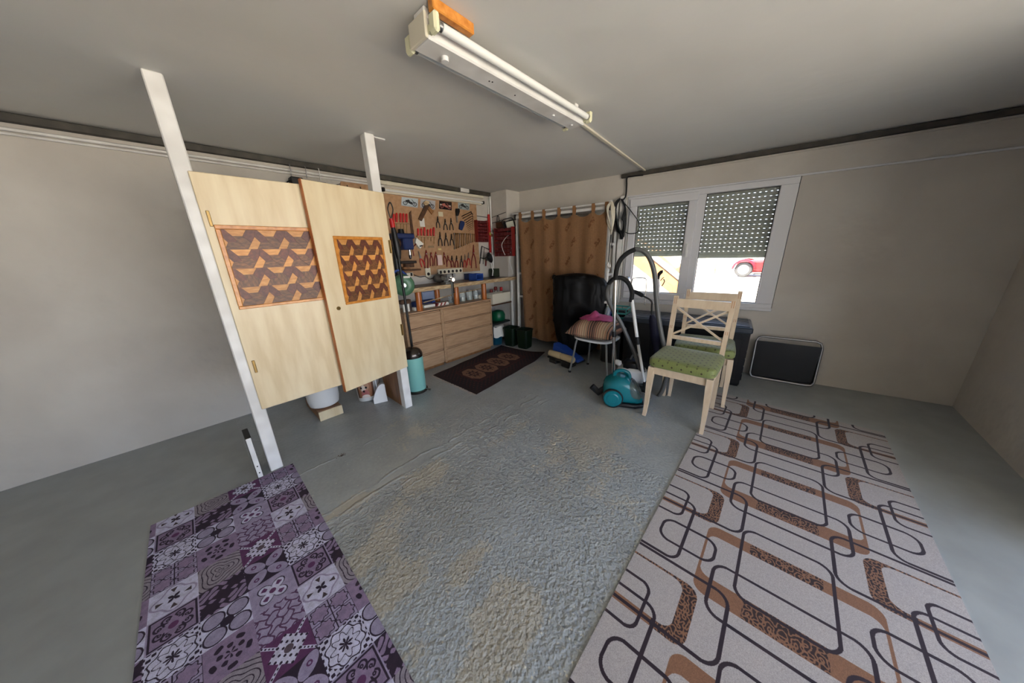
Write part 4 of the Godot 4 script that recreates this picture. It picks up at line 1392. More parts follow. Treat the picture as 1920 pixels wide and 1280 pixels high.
		span(Vector3(x0, by, z1 - 0.005), Vector3(x1, by + 0.02, z1)); span(Vector3(x0, yt - 0.012, z1 - 0.006), Vector3(x1, yt + 0.001, z1 + 0.003))
		part("shell", M.blue_bright if i == 1 else M.blue)
	# green bench saw
	var gs := on_z(757, 535, -3.10)
	thing("bench_saw", "green-guarded bench saw with silver hub on the worktop's end", "saw", Vector3(gs.x, by, -3.2))
	xf = Transform3D(Basis(Vector3.RIGHT, deg_to_rad(90)).rotated(Vector3.UP, deg_to_rad(-25)), gs)
	nw(); lathe([[0.001, 0.022], [0.030, 0.022], [0.036, 0.016], [0.060, 0.014], [0.075, 0.012], [0.105, 0.002], [0.118, -0.02], [0.120, -0.05], [0.001, -0.05]], 32); part("guard", mat(Color(0.30, 0.46, 0.34), 0.35))
	nw(); lathe([[0.001, 0.040], [0.010, 0.040], [0.012, 0.024], [0.024, 0.023], [0.024, 0.012], [0.001, 0.012]], 16); part("hub", M.chrome)
	nw(); span(Vector3(0.008, 0.004, -0.100), Vector3(0.075, 0.010, -0.078), 0.001); part("label_plate", M.paper)
	xf = Transform3D(Basis(), Vector3(gs.x, by, -3.26))
	nw(); span(Vector3(-0.06, 0.0, -0.10), Vector3(0.10, 0.022, 0.06), 0.004); part("base_plate", M.iron)
	nw(); cyl(Vector3(0.06, 0.10, -0.17), Vector3(0.10, 0.10, 0.0), 0.055, 0.045, 18); part("motor", M.dark)
	nw(); tube(curve([Vector3(0.03, 0.17, -0.10), Vector3(0.08, 0.20, -0.08), Vector3(0.14, 0.16, -0.05), Vector3(0.17, 0.07, -0.02)], 5), 0.014, 8); part("arm", M.blue_bright)
	xf = Transform3D.IDENTITY
	nw(); span(Vector3(gs.x - 0.05, by + 0.02, -3.24), Vector3(gs.x + 0.04, by + 0.07, -3.13), 0.004); part("pedestal", M.iron)
	# wooden block and bracket hanging below the saw
	thing("angle_bracket", "white angle bracket with wooden block below the green saw", "bracket", Vector3(1.6, ty, -3.2))
	nw(); pbox(752, 562, 771, 570, -3.16, 0.06, 0.004); part("block", M.wood_dark)
	nw(); pbox(757, 570, 769, 592, -3.18, 0.03, 0.004, ty); part("plate", M.paper)
	# pillar drill
	var pz := -3.34
	var hd := rect_z(757, 442, 776, 468, pz + 0.08)
	var cxp := on_z(746, 500, pz).x
	thing("pillar_drill", "dark blue pillar drill with belt housing and black column at the bench end", "drill", Vector3(cxp, by, pz))
	nw(); span(Vector3(hd[0].x, hd[0].y, pz - 0.04), Vector3(hd[1].x, hd[1].y, pz + 0.08), 0.012); part("head", M.blue)
	var bh := rect_z(737, 437, 778, 447, pz + 0.10)
	nw(); span(Vector3(bh[0].x, bh[0].y, pz - 0.08), Vector3(bh[1].x, bh[1].y, pz + 0.10), 0.012); part("belt_housing", M.blue)
	var mt := rect_z(736, 449, 755, 461, pz + 0.04)
	nw(); cyl(Vector3(mt[0].x, (mt[0].y + mt[1].y) / 2, pz - 0.02), Vector3(mt[1].x, (mt[0].y + mt[1].y) / 2, pz - 0.02), 0.045, -1, 18); part("motor", M.wood_dark)
	nw(); cyl(Vector3(cxp, by + 0.02, pz - 0.02), Vector3(cxp, bh[0].y, pz - 0.02), 0.028, -1, 16); part("column", M.black)
	nw(); span(Vector3(cxp - 0.08, by, pz - 0.12), Vector3(cxp + 0.12, by + 0.022, pz + 0.12), 0.005); part("foot", M.iron)
	var ch := on_z(769, 478, pz + 0.03)
	nw(); cyl(Vector3(ch.x, hd[0].y + 0.01, ch.z), Vector3(ch.x, ch.y, ch.z), 0.016, -1, 14); cyl(Vector3(ch.x, ch.y, ch.z), Vector3(ch.x, ch.y - 0.045, ch.z), 0.022, 0.010, 14); part("chuck", M.chrome)
	nw()
	for i in 3:
		var a := i * TAU / 3 + 0.5
		tube([Vector3(hd[1].x, hd[0].y + 0.02, pz + 0.03), Vector3(hd[1].x + 0.01, hd[0].y + 0.02 + 0.09 * sin(a), pz + 0.03 + 0.09 * cos(a))], 0.006, 8)
	part("feed_lever", M.red_dark)
	nw(); cyl(Vector3(ch.x - 0.06, bh[1].y, pz), Vector3(ch.x - 0.06, bh[1].y + 0.05, pz), 0.038, 0.03, 14); part("knob", M.black)
	var tb := rect_z(753, 489, 781, 494, pz + 0.08)
	nw(); span(Vector3(cxp, tb[0].y, pz - 0.08), Vector3(tb[1].x, tb[1].y, pz + 0.09), 0.004); part("table", M.iron)
	# wall socket and power strip
	var so := rect_z(798, 502, 808, 519, -3.48)
	thing("wall_socket", "square white wall socket left of the power strip", "socket", Vector3(so[0].x, so[0].y, -3.49))
	nw(); span(so[0] - Vector3(0, 0, 0.018), so[1], 0.004); part("plate", M.cream)
	nw(); cyl((so[0] + so[1]) / 2 - Vector3(0, 0.02, 0.004), (so[0] + so[1]) / 2 - Vector3(0, 0.02, -0.003), 0.02, -1, 16); part("inset", M.iron)
	var ps := rect_z(822, 503, 868, 514, -3.46)
	thing("power_strip", "long white power strip with round sockets fixed above the worktop", "socket", Vector3(ps[0].x, ps[0].y, -3.48))
	nw(); span(ps[0] - Vector3(0, 0, 0.038), ps[1], 0.006); part("case", M.cream)
	for i in 5:
		var c: Vector3 = Vector3(lerpf(ps[0].x, ps[1].x, 0.24 + 0.165 * i), (ps[0].y + ps[1].y) / 2, -3.459)
		nw(); cyl(c, c + Vector3(0, 0, -0.012), 0.020, -1, 16); cyl(c + Vector3(0, 0, 0.001), c, 0.018, -1, 16); part("socket_hole", M.iron)
	nw(); span(Vector3(ps[0].x + 0.02, ps[0].y + 0.02, -3.461), Vector3(ps[0].x + 0.05, ps[1].y - 0.02, -3.452), 0.003); part("switch", M.black)
	nw(); tube(curve([Vector3(ps[0].x, ps[0].y + 0.03, -3.47), on_z(814, 519, -3.47), on_z(806, 523, -3.46), on_z(797, 518, -3.46), on_z(788, 519, -3.45), on_z(776, 515, -3.45)], 6), 0.005, 6); part("cable", mat(Color(0.36, 0.33, 0.30), 0.6))
	var s2 := rect_z(763, 511, 775, 519, -3.44)
	thing("wall_socket", "small cream double socket box behind the green saw", "socket", Vector3(s2[0].x, s2[0].y, -3.49))
	nw(); span(s2[0] - Vector3(0, 0, 0.05), s2[1], 0.004); part("case", M.cream)
	nw(); var sm: Vector3 = (s2[0] + s2[1]) / 2; span(sm + Vector3(0.005, -0.015, -0.002), sm + Vector3(0.03, 0.02, 0.004)); part("inset", M.black)
	# rough wooden blocks and knives on the small ledge by the drill
	thing("wall_ledge", "small wooden ledge with blocks right of the pillar drill", "shelf", Vector3(1.75, 1.15, -3.45))
	nw(); pbox(753, 505, 790, 508, -3.40, 0.09, 0.002); part("board", M.wood_dark)
	nw(); pbox(760, 492, 777, 501, -3.41, 0.06, 0.004); part("wood_block", M.wood_dark)
	nw(); pbox(757, 500, 770, 505, -3.41, 0.06, 0.004); part("wood_block", M.panel_brown)

func lumpy(c: Vector3, h: Vector3, amp: float, noise_seed: int, e1 := 0.8, e2 := 0.8, nu := 28, nv := 18, freq := 9.0):
	var nz := FastNoiseLite.new()
	nz.seed = noise_seed
	nz.frequency = freq
	nz.fractal_octaves = 3
	var rings := []
	for i in nv + 1:
		var phi := -PI / 2 + PI * i / nv
		var cp: float = pow(maxf(cos(phi), 0.0), e1)
		var sp: float = signf(sin(phi)) * pow(absf(sin(phi)), e1)
		var ring := []
		for j in nu:
			var t := TAU * j / nu
			var d := Vector3(cp * signf(cos(t)) * pow(absf(cos(t)), e2), sp, cp * signf(sin(t)) * pow(absf(sin(t)), e2))
			var p := c + d * h
			var k := amp * nz.get_noise_3dv(p)
			ring.append(p + d.normalized() * k * (1.0 if sp > -0.9 else 0.0))
		rings.append(ring)
	loft(rings, true, false)

const TZ := -3.470
# pixel of the enlarged crop of the tool wall (240x180 px from 700,320 shown 1707 wide) to the wall plane
func tw(x: float, y: float, z := TZ) -> Vector3:
	return on_z(700.0 + x * 0.1406, 320.0 + y * 0.1406, z)
func flat(pts: Array, z0: float, z1: float):
	var poly := PackedVector2Array()
	for p in pts: poly.append(Vector2(p.x, p.y))
	prism(poly, z0, z1)
func wall_poly(a: Array, z0: float, z1: float):
	var l := []
	for i in range(0, a.size(), 2): l.append(tw(a[i], a[i + 1]))
	flat(l, z0, z1)

func screwdriver(x: float, y0: float, y1: float, y2: float, label: String, group: String):
	var a := tw(x, y0)
	var b := tw(x + (y1 - y0) * 0.02, y1)
	var c := tw(x + (y2 - y0) * 0.02, y2)
	thing("screwdriver", label, "screwdriver", a, group)
	var d := b - a
	nw(); tube([a, a + d * 0.06, a + d * 0.35, a + d * 0.62, a + d * 0.78, a + d * 0.95, b], [0.006, 0.0125, 0.0135, 0.0125, 0.010, 0.0125, 0.010], 10); part("handle", M.red)
	nw(); tube([b, b.lerp(c, 0.9), c], [0.0035, 0.0035, 0.0022], 6); part("shaft", M.brass)

func pliers(tx: float, ty: float, lx: float, rx: float, by: float, handles: Material, jaws: Material, label: String, group: String, pivot := 0.38, fat := 1.0):
	var t := tw(tx, ty)
	var l := tw(lx, by)
	var r := tw(rx, by)
	var m := (l + r) / 2.0
	var p := t.lerp(m, pivot)
	var ax := (t - m).normalized()
	var sd := Vector3(-ax.y, ax.x, 0)
	thing("pliers", label, "pliers", p, group)
	var w := 0.009 * fat
	nw()
	flat([t + sd * 0.002, t - sd * 0.002, p - sd * w * 1.2, p - ax * w * 1.6, p + sd * w * 1.2], TZ - 0.005, TZ + 0.006)
	part("jaws", jaws)
	nw(); cyl(p + Vector3(0, 0, 0.006), p + Vector3(0, 0, 0.010), w * 0.7, -1, 10); part("pivot", M.steel)
	for e in [l, r]:
		var s: float = signf((e - p).dot(sd))
		var mid: Vector3 = p.lerp(e, 0.5) + sd * s * 0.010 * fat
		nw(); tube(curve([p, p.lerp(mid, 0.5) + sd * s * 0.004, mid, e], 4), 0.0062 * fat, 8); part("handle", handles)

func photo_card(q: Array, dark: bool, tint: Color, label: String):
	# q: crop pixels of its corners top-left, top-right, bottom-right, bottom-left
	var c := []
	for i in 4: c.append(tw(q[i * 2], q[i * 2 + 1], -3.484))
	var w := 96
	var h := 60
	var im := Image.create(w, h, false, Image.FORMAT_RGB8)
	var rng := RandomNumberGenerator.new(); rng.seed = int(q[0])
	for j in h:
		for i in w:
			var x := (i + 0.5) / w
			var y := (j + 0.5) / h
			var k := Color(0.12, 0.07, 0.07) if dark else tint
			var ink := Color(0.08, 0.09, 0.10) if not dark else Color(0.72, 0.42, 0.38)
			for wc in [Vector2(0.22, 0.66), Vector2(0.80, 0.66)]:
				var r := Vector2((x - wc.x) * 1.6, y - wc.y).length()
				if r > 0.15 and r < 0.22: k = ink
				elif r < 0.05: k = ink
			if absf(y - 0.52 + 0.1 * sin(x * 7.0)) < 0.13 and x > 0.24 and x < 0.66: k = ink
			if Vector2((x - 0.40) * 1.4, y - 0.36).length() < 0.12: k = ink
			if absf((x - 0.66) * 0.9 - (y - 0.32) * 0.45) < 0.02 and y > 0.2 and y < 0.66: k = ink
			if y > 0.86 and not dark: k = k.darkened(0.12)
			if dark and (Vector2((x - 0.14) * 1.5, y - 0.45).length() < 0.1 or Vector2((x - 0.86) * 1.5, y - 0.5).length() < 0.1): k = Color(0.78, 0.74, 0.68)
			im.set_pixel(i, j, k * rng.randf_range(0.92, 1.06))
	var m := mat(Color.WHITE, 0.35)
	m.albedo_texture = ImageTexture.create_from_image(im)
	thing("photo_card", label, "picture", (c[0] + c[2]) / 2, "motorcycle cards pinned on the tool board")
	nw(); flat(c, -3.4875, -3.4845); part("card", M.paper)
	nw(); quad_uv(c[3], c[2], c[1], c[0], Vector3(0, 0, 1)); part("print", m)

func build_tools():
	thing("peg_board", "large brown hardboard panel covered with hand tools", "board", Vector3(2.4, 1.13, -3.49))
	nw(); span(Vector3(1.70, 1.125, -3.4995), Vector3(3.072, 2.115, -3.488), 0.001); part("sheet", M.peg)
	# twin wall tubes under the rail
	thing("tube_light", "bare fluorescent tube in a pale batten above the tool board, unlit", "lamp", Vector3(2.46, 2.08, -3.47))
	var l0 := tw(130, 250, -3.43)
	var l1 := tw(1470, 398, -3.43)
	l1.y = l0.y
	nw(); span(Vector3(l0.x - 0.03, l0.y - 0.028, -3.488), Vector3(l1.x + 0.01, l0.y + 0.028, -3.462), 0.003); part("batten", M.cream)
	nw(); cyl(Vector3(l0.x + 0.02, l0.y, -3.435), Vector3(l1.x - 0.01, l0.y, -3.435), 0.014, -1, 14); part("tube", M.tube)
	for x in [l0.x + 0.005, l1.x - 0.005]:
		nw(); span(Vector3(x - 0.014, l0.y - 0.018, -3.464), Vector3(x + 0.014, l0.y + 0.020, -3.418), 0.004); part("lamp_holder", M.iron)
	thing("wall_pipe", "round cream pipe above the bare fluorescent tube", "pipe", Vector3(2.45, 2.16, -3.46))
	nw(); cyl(Vector3(1.66, 2.158, -3.462), Vector3(3.18, 2.158, -3.462), 0.021, -1, 16); part("run", M.cream)
	nw(); cyl(Vector3(1.74, 2.158, -3.462), Vector3(1.80, 2.158, -3.462), 0.024, -1, 16); part("collar", M.cream)
	# motorcycle cards
	photo_card([378, 348, 598, 372, 592, 495, 374, 462], false, Color(0.74, 0.78, 0.80), "pale card of a dark motorcycle, above the first screwdriver rack")
	photo_card([630, 374, 828, 400, 822, 520, 626, 492], false, Color(0.70, 0.70, 0.72), "pale motorcycle card half covered by the wooden angle tool")
	photo_card([877, 398, 1046, 420, 1044, 528, 876, 506], true, Color(0.2, 0.1, 0.1), "dark red motorcycle card between two pale ones")
	photo_card([1130, 408, 1284, 428, 1282, 530, 1130, 508], false, Color(0.62, 0.66, 0.66), "greyish motorcycle card above the hex keys")
	# screwdrivers
	var lab1 := ["leftmost-hung", "second", "middle", "fourth", "last"]
	for i in 5:
		screwdriver([272, 310, 362, 402, 443][i], [575, 562, 565, 568, 572][i], 688, [830, 842, 845, 840, 835][i], "red-handled screwdriver, %s in the five-tool rack above the pillar drill" % ["first", "second", "third", "fourth", "fifth"][i], "screwdrivers in the upper rack")
	for i in 6:
		screwdriver([597, 640, 682, 728, 768, 806][i], [770, 768, 752, 780, 770, 752][i], 868, [925, 950, 1030, 920, 940, 972][i], "red-handled screwdriver, %s in the six-tool rack beside the pliers" % ["first", "second", "third", "fourth", "fifth", "sixth"][i], "screwdrivers in the lower rack")
	for q in [[240, 690, 480, "wooden screwdriver rack with five slots", 0], [580, 872, 825, "wooden screwdriver rack with six slots", 1]]:
		var a := tw(q[0], q[1])
		var b := tw(q[2], q[1] + 8)
		base((a + b) / 2)
		nw(); span(Vector3(a.x, a.y - 0.008, -3.487), Vector3(b.x, a.y + 0.006, -3.452), 0.002)
		solo("tool_rack", M.peg, q[3], "rack")
	# hand saw, bevel, knife, blue block
	base(tw(510, 720))
	nw(); wall_poly([478, 565, 502, 532, 512, 640, 530, 770, 552, 900, 522, 915, 500, 780], TZ - 0.004, TZ + 0.004); wall_poly([478, 565, 490, 560, 520, 900, 508, 905], TZ + 0.004, TZ + 0.008)
	solo("hand_saw", M.wood_dark, "narrow dark handsaw hanging upright beside the five-tool rack", "saw")
	thing("angle_gauge", "dark wooden angle gauge opened wide over a motorcycle card", "gauge", tw(710, 500))
	nw(); wall_poly([690, 445, 735, 475, 637, 672, 596, 645], TZ, TZ + 0.018); part("stock", M.wood_dark)
	nw(); wall_poly([712, 490, 735, 465, 803, 545, 778, 584], TZ - 0.006, TZ + 0.008); part("blade", M.panel_brown)
	nw(); wall_poly([655, 430, 690, 400, 735, 415, 720, 455, 680, 465], TZ + 0.004, TZ + 0.026); part("wedge", M.bench_edge)
	thing("putty_knife", "putty knife with black handle and bright blade below the greyish card", "knife", tw(1115, 560))
	nw(); wall_poly([1098, 505, 1142, 505, 1146, 545, 1128, 600, 1102, 600, 1096, 540], TZ - 0.004, TZ + 0.014); part("handle", M.black)
	nw(); wall_poly([1104, 598, 1126, 598, 1122, 692, 1108, 692], TZ, TZ + 0.004); part("blade", M.chrome)
	base(tw(1175, 730))
	nw(); wall_poly([1160, 668, 1205, 680, 1205, 720, 1175, 795, 1140, 780, 1145, 715], TZ - 0.004, TZ + 0.02); solo("tape_measure", M.blue, "dark blue tape measure between putty knife and hex keys", "tape measure")
	# pliers, three over three
	for i in 6:
		var t: Array = [[856, 608, 845, 888, 762], [956, 642, 942, 990, 790], [1034, 630, 1022, 1068, 792], [885, 815, 872, 922, 1003], [966, 826, 952, 1002, 1003], [1040, 842, 1027, 1076, 995]][i]
		pliers(t[0], t[1], t[2], t[3], t[4], M.plier_grip, M.iron, ["black-gripped needle-nose pliers below the square note", "black-gripped pliers in the middle of the upper three", "black-gripped pliers right of the upper three", "black-gripped pliers at the left of the lower three", "black-gripped pliers with bright jaws in the middle of the lower three", "black-gripped pliers next to the first spanner"][i], "black pliers on the tool board")
	# hex keys
	var hk := [[1180, 608, 1305, 545], [1193, 636, 1322, 568], [1213, 666, 1324, 600], [1232, 692, 1325, 632], [1240, 716, 1326, 664], [1247, 740, 1326, 692], [1256, 762, 1327, 718], [1264, 782, 1327, 742], [1271, 802, 1328, 768]]
	for i in 9:
		var a := tw(hk[i][0], hk[i][1])
		var b := tw(hk[i][2], hk[i][3])
		base(b)
		nw(); tube(curve([a, a.lerp(b, 0.5), b + Vector3(-0.006, -0.003, 0), b + Vector3(0.002, -0.006, 0), b + Vector3(0.004, -0.024, 0)], 3), 0.0052 - 0.0004 * i, 6)
		solo("hex_key", M.iron, "bent hex key, %s from the top of the slanted row" % ["first", "second", "third", "fourth", "fifth", "sixth", "seventh", "eighth", "ninth"][i], "hex keys in the slanted row")
	# spanners
	for i in 12:
		var x := 1078.0 + i * 24.2
		var a := tw(x, 836 + i * 1.0)
		var b := tw(x + 6 - i * 0.2, 1038 - i * 9.0)
		var k := 1.0 - i * 0.045
		base(a)
		var d := (b - a).normalized()
		var s := Vector3(d.y, -d.x, 0)
		nw()
		flat([a + s * 0.004 * k, a - s * 0.004 * k, b - s * 0.0035 * k, b + s * 0.0035 * k], TZ - 0.002, TZ + 0.004)
		flat([a + s * 0.011 * k - d * 0.008, a + s * 0.004 * k - d * 0.002, a - s * 0.004 * k - d * 0.002, a - s * 0.011 * k - d * 0.008, a - s * 0.010 * k + d * 0.010, a + s * 0.010 * k + d * 0.010], TZ - 0.003, TZ + 0.005)
		var ring := []
		for j in 10: ring.append(b + (s * cos(TAU * j / 10) + d * sin(TAU * j / 10)) * 0.010 * k)
		flat(ring, TZ - 0.003, TZ + 0.006)
		solo("spanner", M.brass if i % 3 else M.steel, "combination spanner, %s of the row that grows shorter" % ["first and longest", "second", "third", "fourth", "fifth", "sixth", "seventh", "eighth", "ninth", "tenth", "eleventh", "last and shortest"][i], "spanners in a graded row")
	# red-gripped pliers along the bottom
	var row := [[600, 1070, 648, 690, 1285, 0.42, 1.2, "long water-pump pliers with grey jaws and spread red grips"], [705, 1058, 690, 728, 1300, 0.2, 1.5, "red pipe wrench with round head beside the wall socket"], [770, 1086, 765, 797, 1270, 0.2, 1.1, "red hooked pliers left of the other hooked pair"], [832, 1080, 820, 852, 1266, 0.2, 1.1, "red hooked pliers next to the pink note"], [940, 1086, 950, 982, 1250, 0.25, 1.1, "red pliers right of the pink note"], [992, 1128, 984, 1052, 1282, 0.3, 1.1, "red pliers with one handle swung wide"], [1046, 1132, 1040, 1080, 1288, 0.35, 1.1, "dark red combination pliers right of the swung pair"], [1110, 1132, 1096, 1132, 1288, 0.35, 1.1, "dark red cutting pliers beside the small black pair"], [1176, 1130, 1160, 1194, 1288, 0.4, 1.0, "small black pliers among the red ones"], [1222, 1112, 1206, 1238, 1292, 0.4, 1.0, "thin bright red pliers right of the black pair"], [1268, 1090, 1252, 1294, 1262, 0.4, 1.0, "bright red pliers with silver jaws"], [1335, 985, 1308, 1374, 1298, 0.35, 1.3, "largest red pliers at the board's right edge"]]
	for i in row.size():
		var q: Array = row[i]
		pliers(q[0], q[1], q[2], q[3], q[4], M.plier_grip if i == 8 else (M.red if i in [9, 10, 0] else M.red_dark), [M.steel, M.red_dark, M.red_dark, M.red_dark, M.red_dark, M.red_dark, M.iron, M.iron, M.iron, M.steel, M.steel, M.red_dark][i], q[7], "red pliers along the board's bottom", q[5], q[6])
	# notes
	for q in [[865, 545, 932, 612, "square yellowish note above the pliers", Color(0.82, 0.78, 0.66)], [612, 628, 690, 748, "upright white note under the wooden angle tool", Color(0.86, 0.85, 0.82)], [852, 1125, 924, 1256, "pinkish price list pinned between red pliers", Color(0.86, 0.76, 0.73)], [862, 1034, 908, 1058, "tiny yellow label under the pliers", Color(0.85, 0.76, 0.52)], [732, 1000, 812, 1026, "thin grey scribbled label below the six-tool rack", Color(0.55, 0.47, 0.36)]]:
		var a := tw(q[0], q[1], -3.487)
		var b := tw(q[2], q[3], -3.487)
		base((a + b) / 2)
		nw(); span(Vector3(a.x, b.y, -3.4879), Vector3(b.x, a.y, -3.4865)); solo("paper_note", mat(q[5], 0.85), q[4], "note")
	# white tilted tape dispenser
	thing("label_box", "tilted white box with black slot beside the six-tool rack", "box", tw(600, 965))
	nw(); wall_poly([560, 895, 655, 975, 610, 1040, 545, 960], TZ - 0.012, TZ + 0.03); part("case", M.paper)
	nw(); wall_poly([598, 1000, 638, 990, 638, 1008, 600, 1016], TZ + 0.03, TZ + 0.033); part("slot", M.black)
	# red drawer racks
	for k in 2:
		var wall: bool = k == 0
		var a: Vector3 = tw(1382, 652, -3.42) if wall else on_x(926, 428, 3.29)
		var b: Vector3 = tw(1538, 950, -3.42) if wall else on_x(961, 480, 3.29)
		thing("parts_rack", ["maroon small-parts rack on the tool wall beside the red level", "larger maroon small-parts rack on the corner pillar"][k], "rack", (a + b) / 2)
		if wall:
			xf = Transform3D(Basis(), Vector3(a.x, b.y, -3.4995))
		else:
			xf = Transform3D(Basis(Vector3(0, 0, 1), Vector3(0, 1, 0), Vector3(-1, 0, 0)), Vector3(3.358, b.y, a.z))
		var w: float = (b.x - a.x) if wall else (b.z - a.z)
		var h: float = a.y - b.y
		nw()
		span(Vector3(0, 0, 0), Vector3(w, h, 0.006)); span(Vector3(0, 0, 0), Vector3(0.012, h, 0.075), 0.001); span(Vector3(w - 0.006, 0, 0), Vector3(w, h, 0.075), 0.001)
		part("frame", M.red_dark)
		var rows := 7
		var colsn := 4 if wall else 5
		for r in rows:
			for c in colsn:
				var dw := (w - 0.022) / colsn
				var dh := h / rows
				nw(); span(Vector3(0.013 + c * dw, r * dh + 0.003, 0.006), Vector3(0.013 + (c + 0.93) * dw, (r + 0.78) * dh, 0.070), 0.002); part("drawer", M.maroon)
	# red spirit level upright in the corner
	thing("spirit_level", "red spirit level hanging upright in the corner", "level", Vector3(3.24, 1.3, -3.45))
	var lv0 := tw(1548, 580, -3.44)
	var lv1 := tw(1580, 1090, -3.44)
	nw(); span(Vector3(lv0.x - 0.012, lv1.y, -3.475), Vector3(lv0.x + 0.016, lv0.y, -3.448), 0.003); part("body", M.red)
	nw(); span(Vector3(lv0.x - 0.008, (lv0.y + lv1.y) / 2 - 0.02, -3.449), Vector3(lv0.x + 0.012, (lv0.y + lv1.y) / 2 + 0.02, -3.446)); part("vial", mat(Color(0.75, 0.8, 0.3), 0.2))
	# black hacksaw frame
	thing("hacksaw", "black framed hacksaw with red grip hanging right of the board", "saw", tw(1470, 1120))
	nw(); tube([tw(1420, 1240), tw(1448, 1005), tw(1545, 1050)], 0.007, 8); tube([tw(1465, 1245), tw(1480, 1030)], 0.004, 6); tube([tw(1425, 1160), tw(1515, 1180)], 0.006, 8); part("frame", M.black)
	nw(); tube([tw(1505, 1180), tw(1500, 1270)], 0.011, 8); part("grip", M.red_dark)
	# hanging dark lamp with reflector on an arm
	thing("clamp_lamp", "dark work lamp with round shade and white stand on the bench corner", "lamp", on_y(922, 515, 1.02))
	var lp := on_z(915, 484, -3.36)
	var lf := on_z(923, 515, -3.36)
	nw(); xf = Transform3D(Basis(Vector3(1, 0, 0), deg_to_rad(75)).rotated(Vector3.UP, deg_to_rad(15)), lp)
	lathe([[0.001, -0.03], [0.03, -0.03], [0.04, 0.0], [0.075, 0.03], [0.078, 0.035], [0.070, 0.030], [0.03, 0.0], [0.001, -0.005]], 20); part("shade", M.dark)
	xf = Transform3D.IDENTITY
	nw(); tube([Vector3(lf.x, 1.03, lf.z), Vector3(lf.x + 0.02, 1.12, lf.z), lp + Vector3(0.04, -0.03, 0)], 0.008, 8); part("arm", M.plastic_white)
	nw(); cyl(Vector3(lf.x, 1.0195, lf.z), Vector3(lf.x, 1.04, lf.z), 0.05, 0.03, 16); part("foot", M.black)
	# tall tool with red grip behind the door's hinge edge
	var p0 := Vector3(1.475, 0.0, -2.86)
	var top := on_z(731, 392, -2.86)
	thing("edge_trimmer", "black long-shafted tool with red grip standing behind the door", "garden tool", p0)
	nw(); tube([Vector3(top.x + 0.04, 0.10, -2.86), Vector3(top.x + 0.02, 1.45, -2.86)], 0.013, 10); part("shaft", M.black)
	nw(); tube([Vector3(top.x + 0.022, 1.35, -2.86), Vector3(top.x + 0.02, 1.42, -2.86), Vector3(top.x + 0.012, 1.54, -2.86), Vector3(top.x + 0.005, 1.66, -2.86)], [0.02, 0.035, 0.03, 0.018], 12); part("housing", M.black)
	nw(); tube([Vector3(top.x + 0.005, 1.64, -2.86), Vector3(top.x, 1.72, -2.86)], [0.024, 0.022], 12); part("grip", M.red)
	nw(); tube(curve([Vector3(top.x, 1.72, -2.86), Vector3(top.x + 0.03, 1.80, -2.86), Vector3(top.x + 0.01, 1.86, -2.86), Vector3(top.x - 0.02, 1.80, -2.86), Vector3(top.x - 0.005, 1.72, -2.86)], 5), 0.006, 6); part("loop", M.black)
	nw(); tube([Vector3(top.x + 0.045, 0.0, -2.86), Vector3(top.x + 0.04, 0.06, -2.86), Vector3(top.x + 0.04, 0.30, -2.86)], [0.045, 0.05, 0.02], 14); part("head", M.dark)

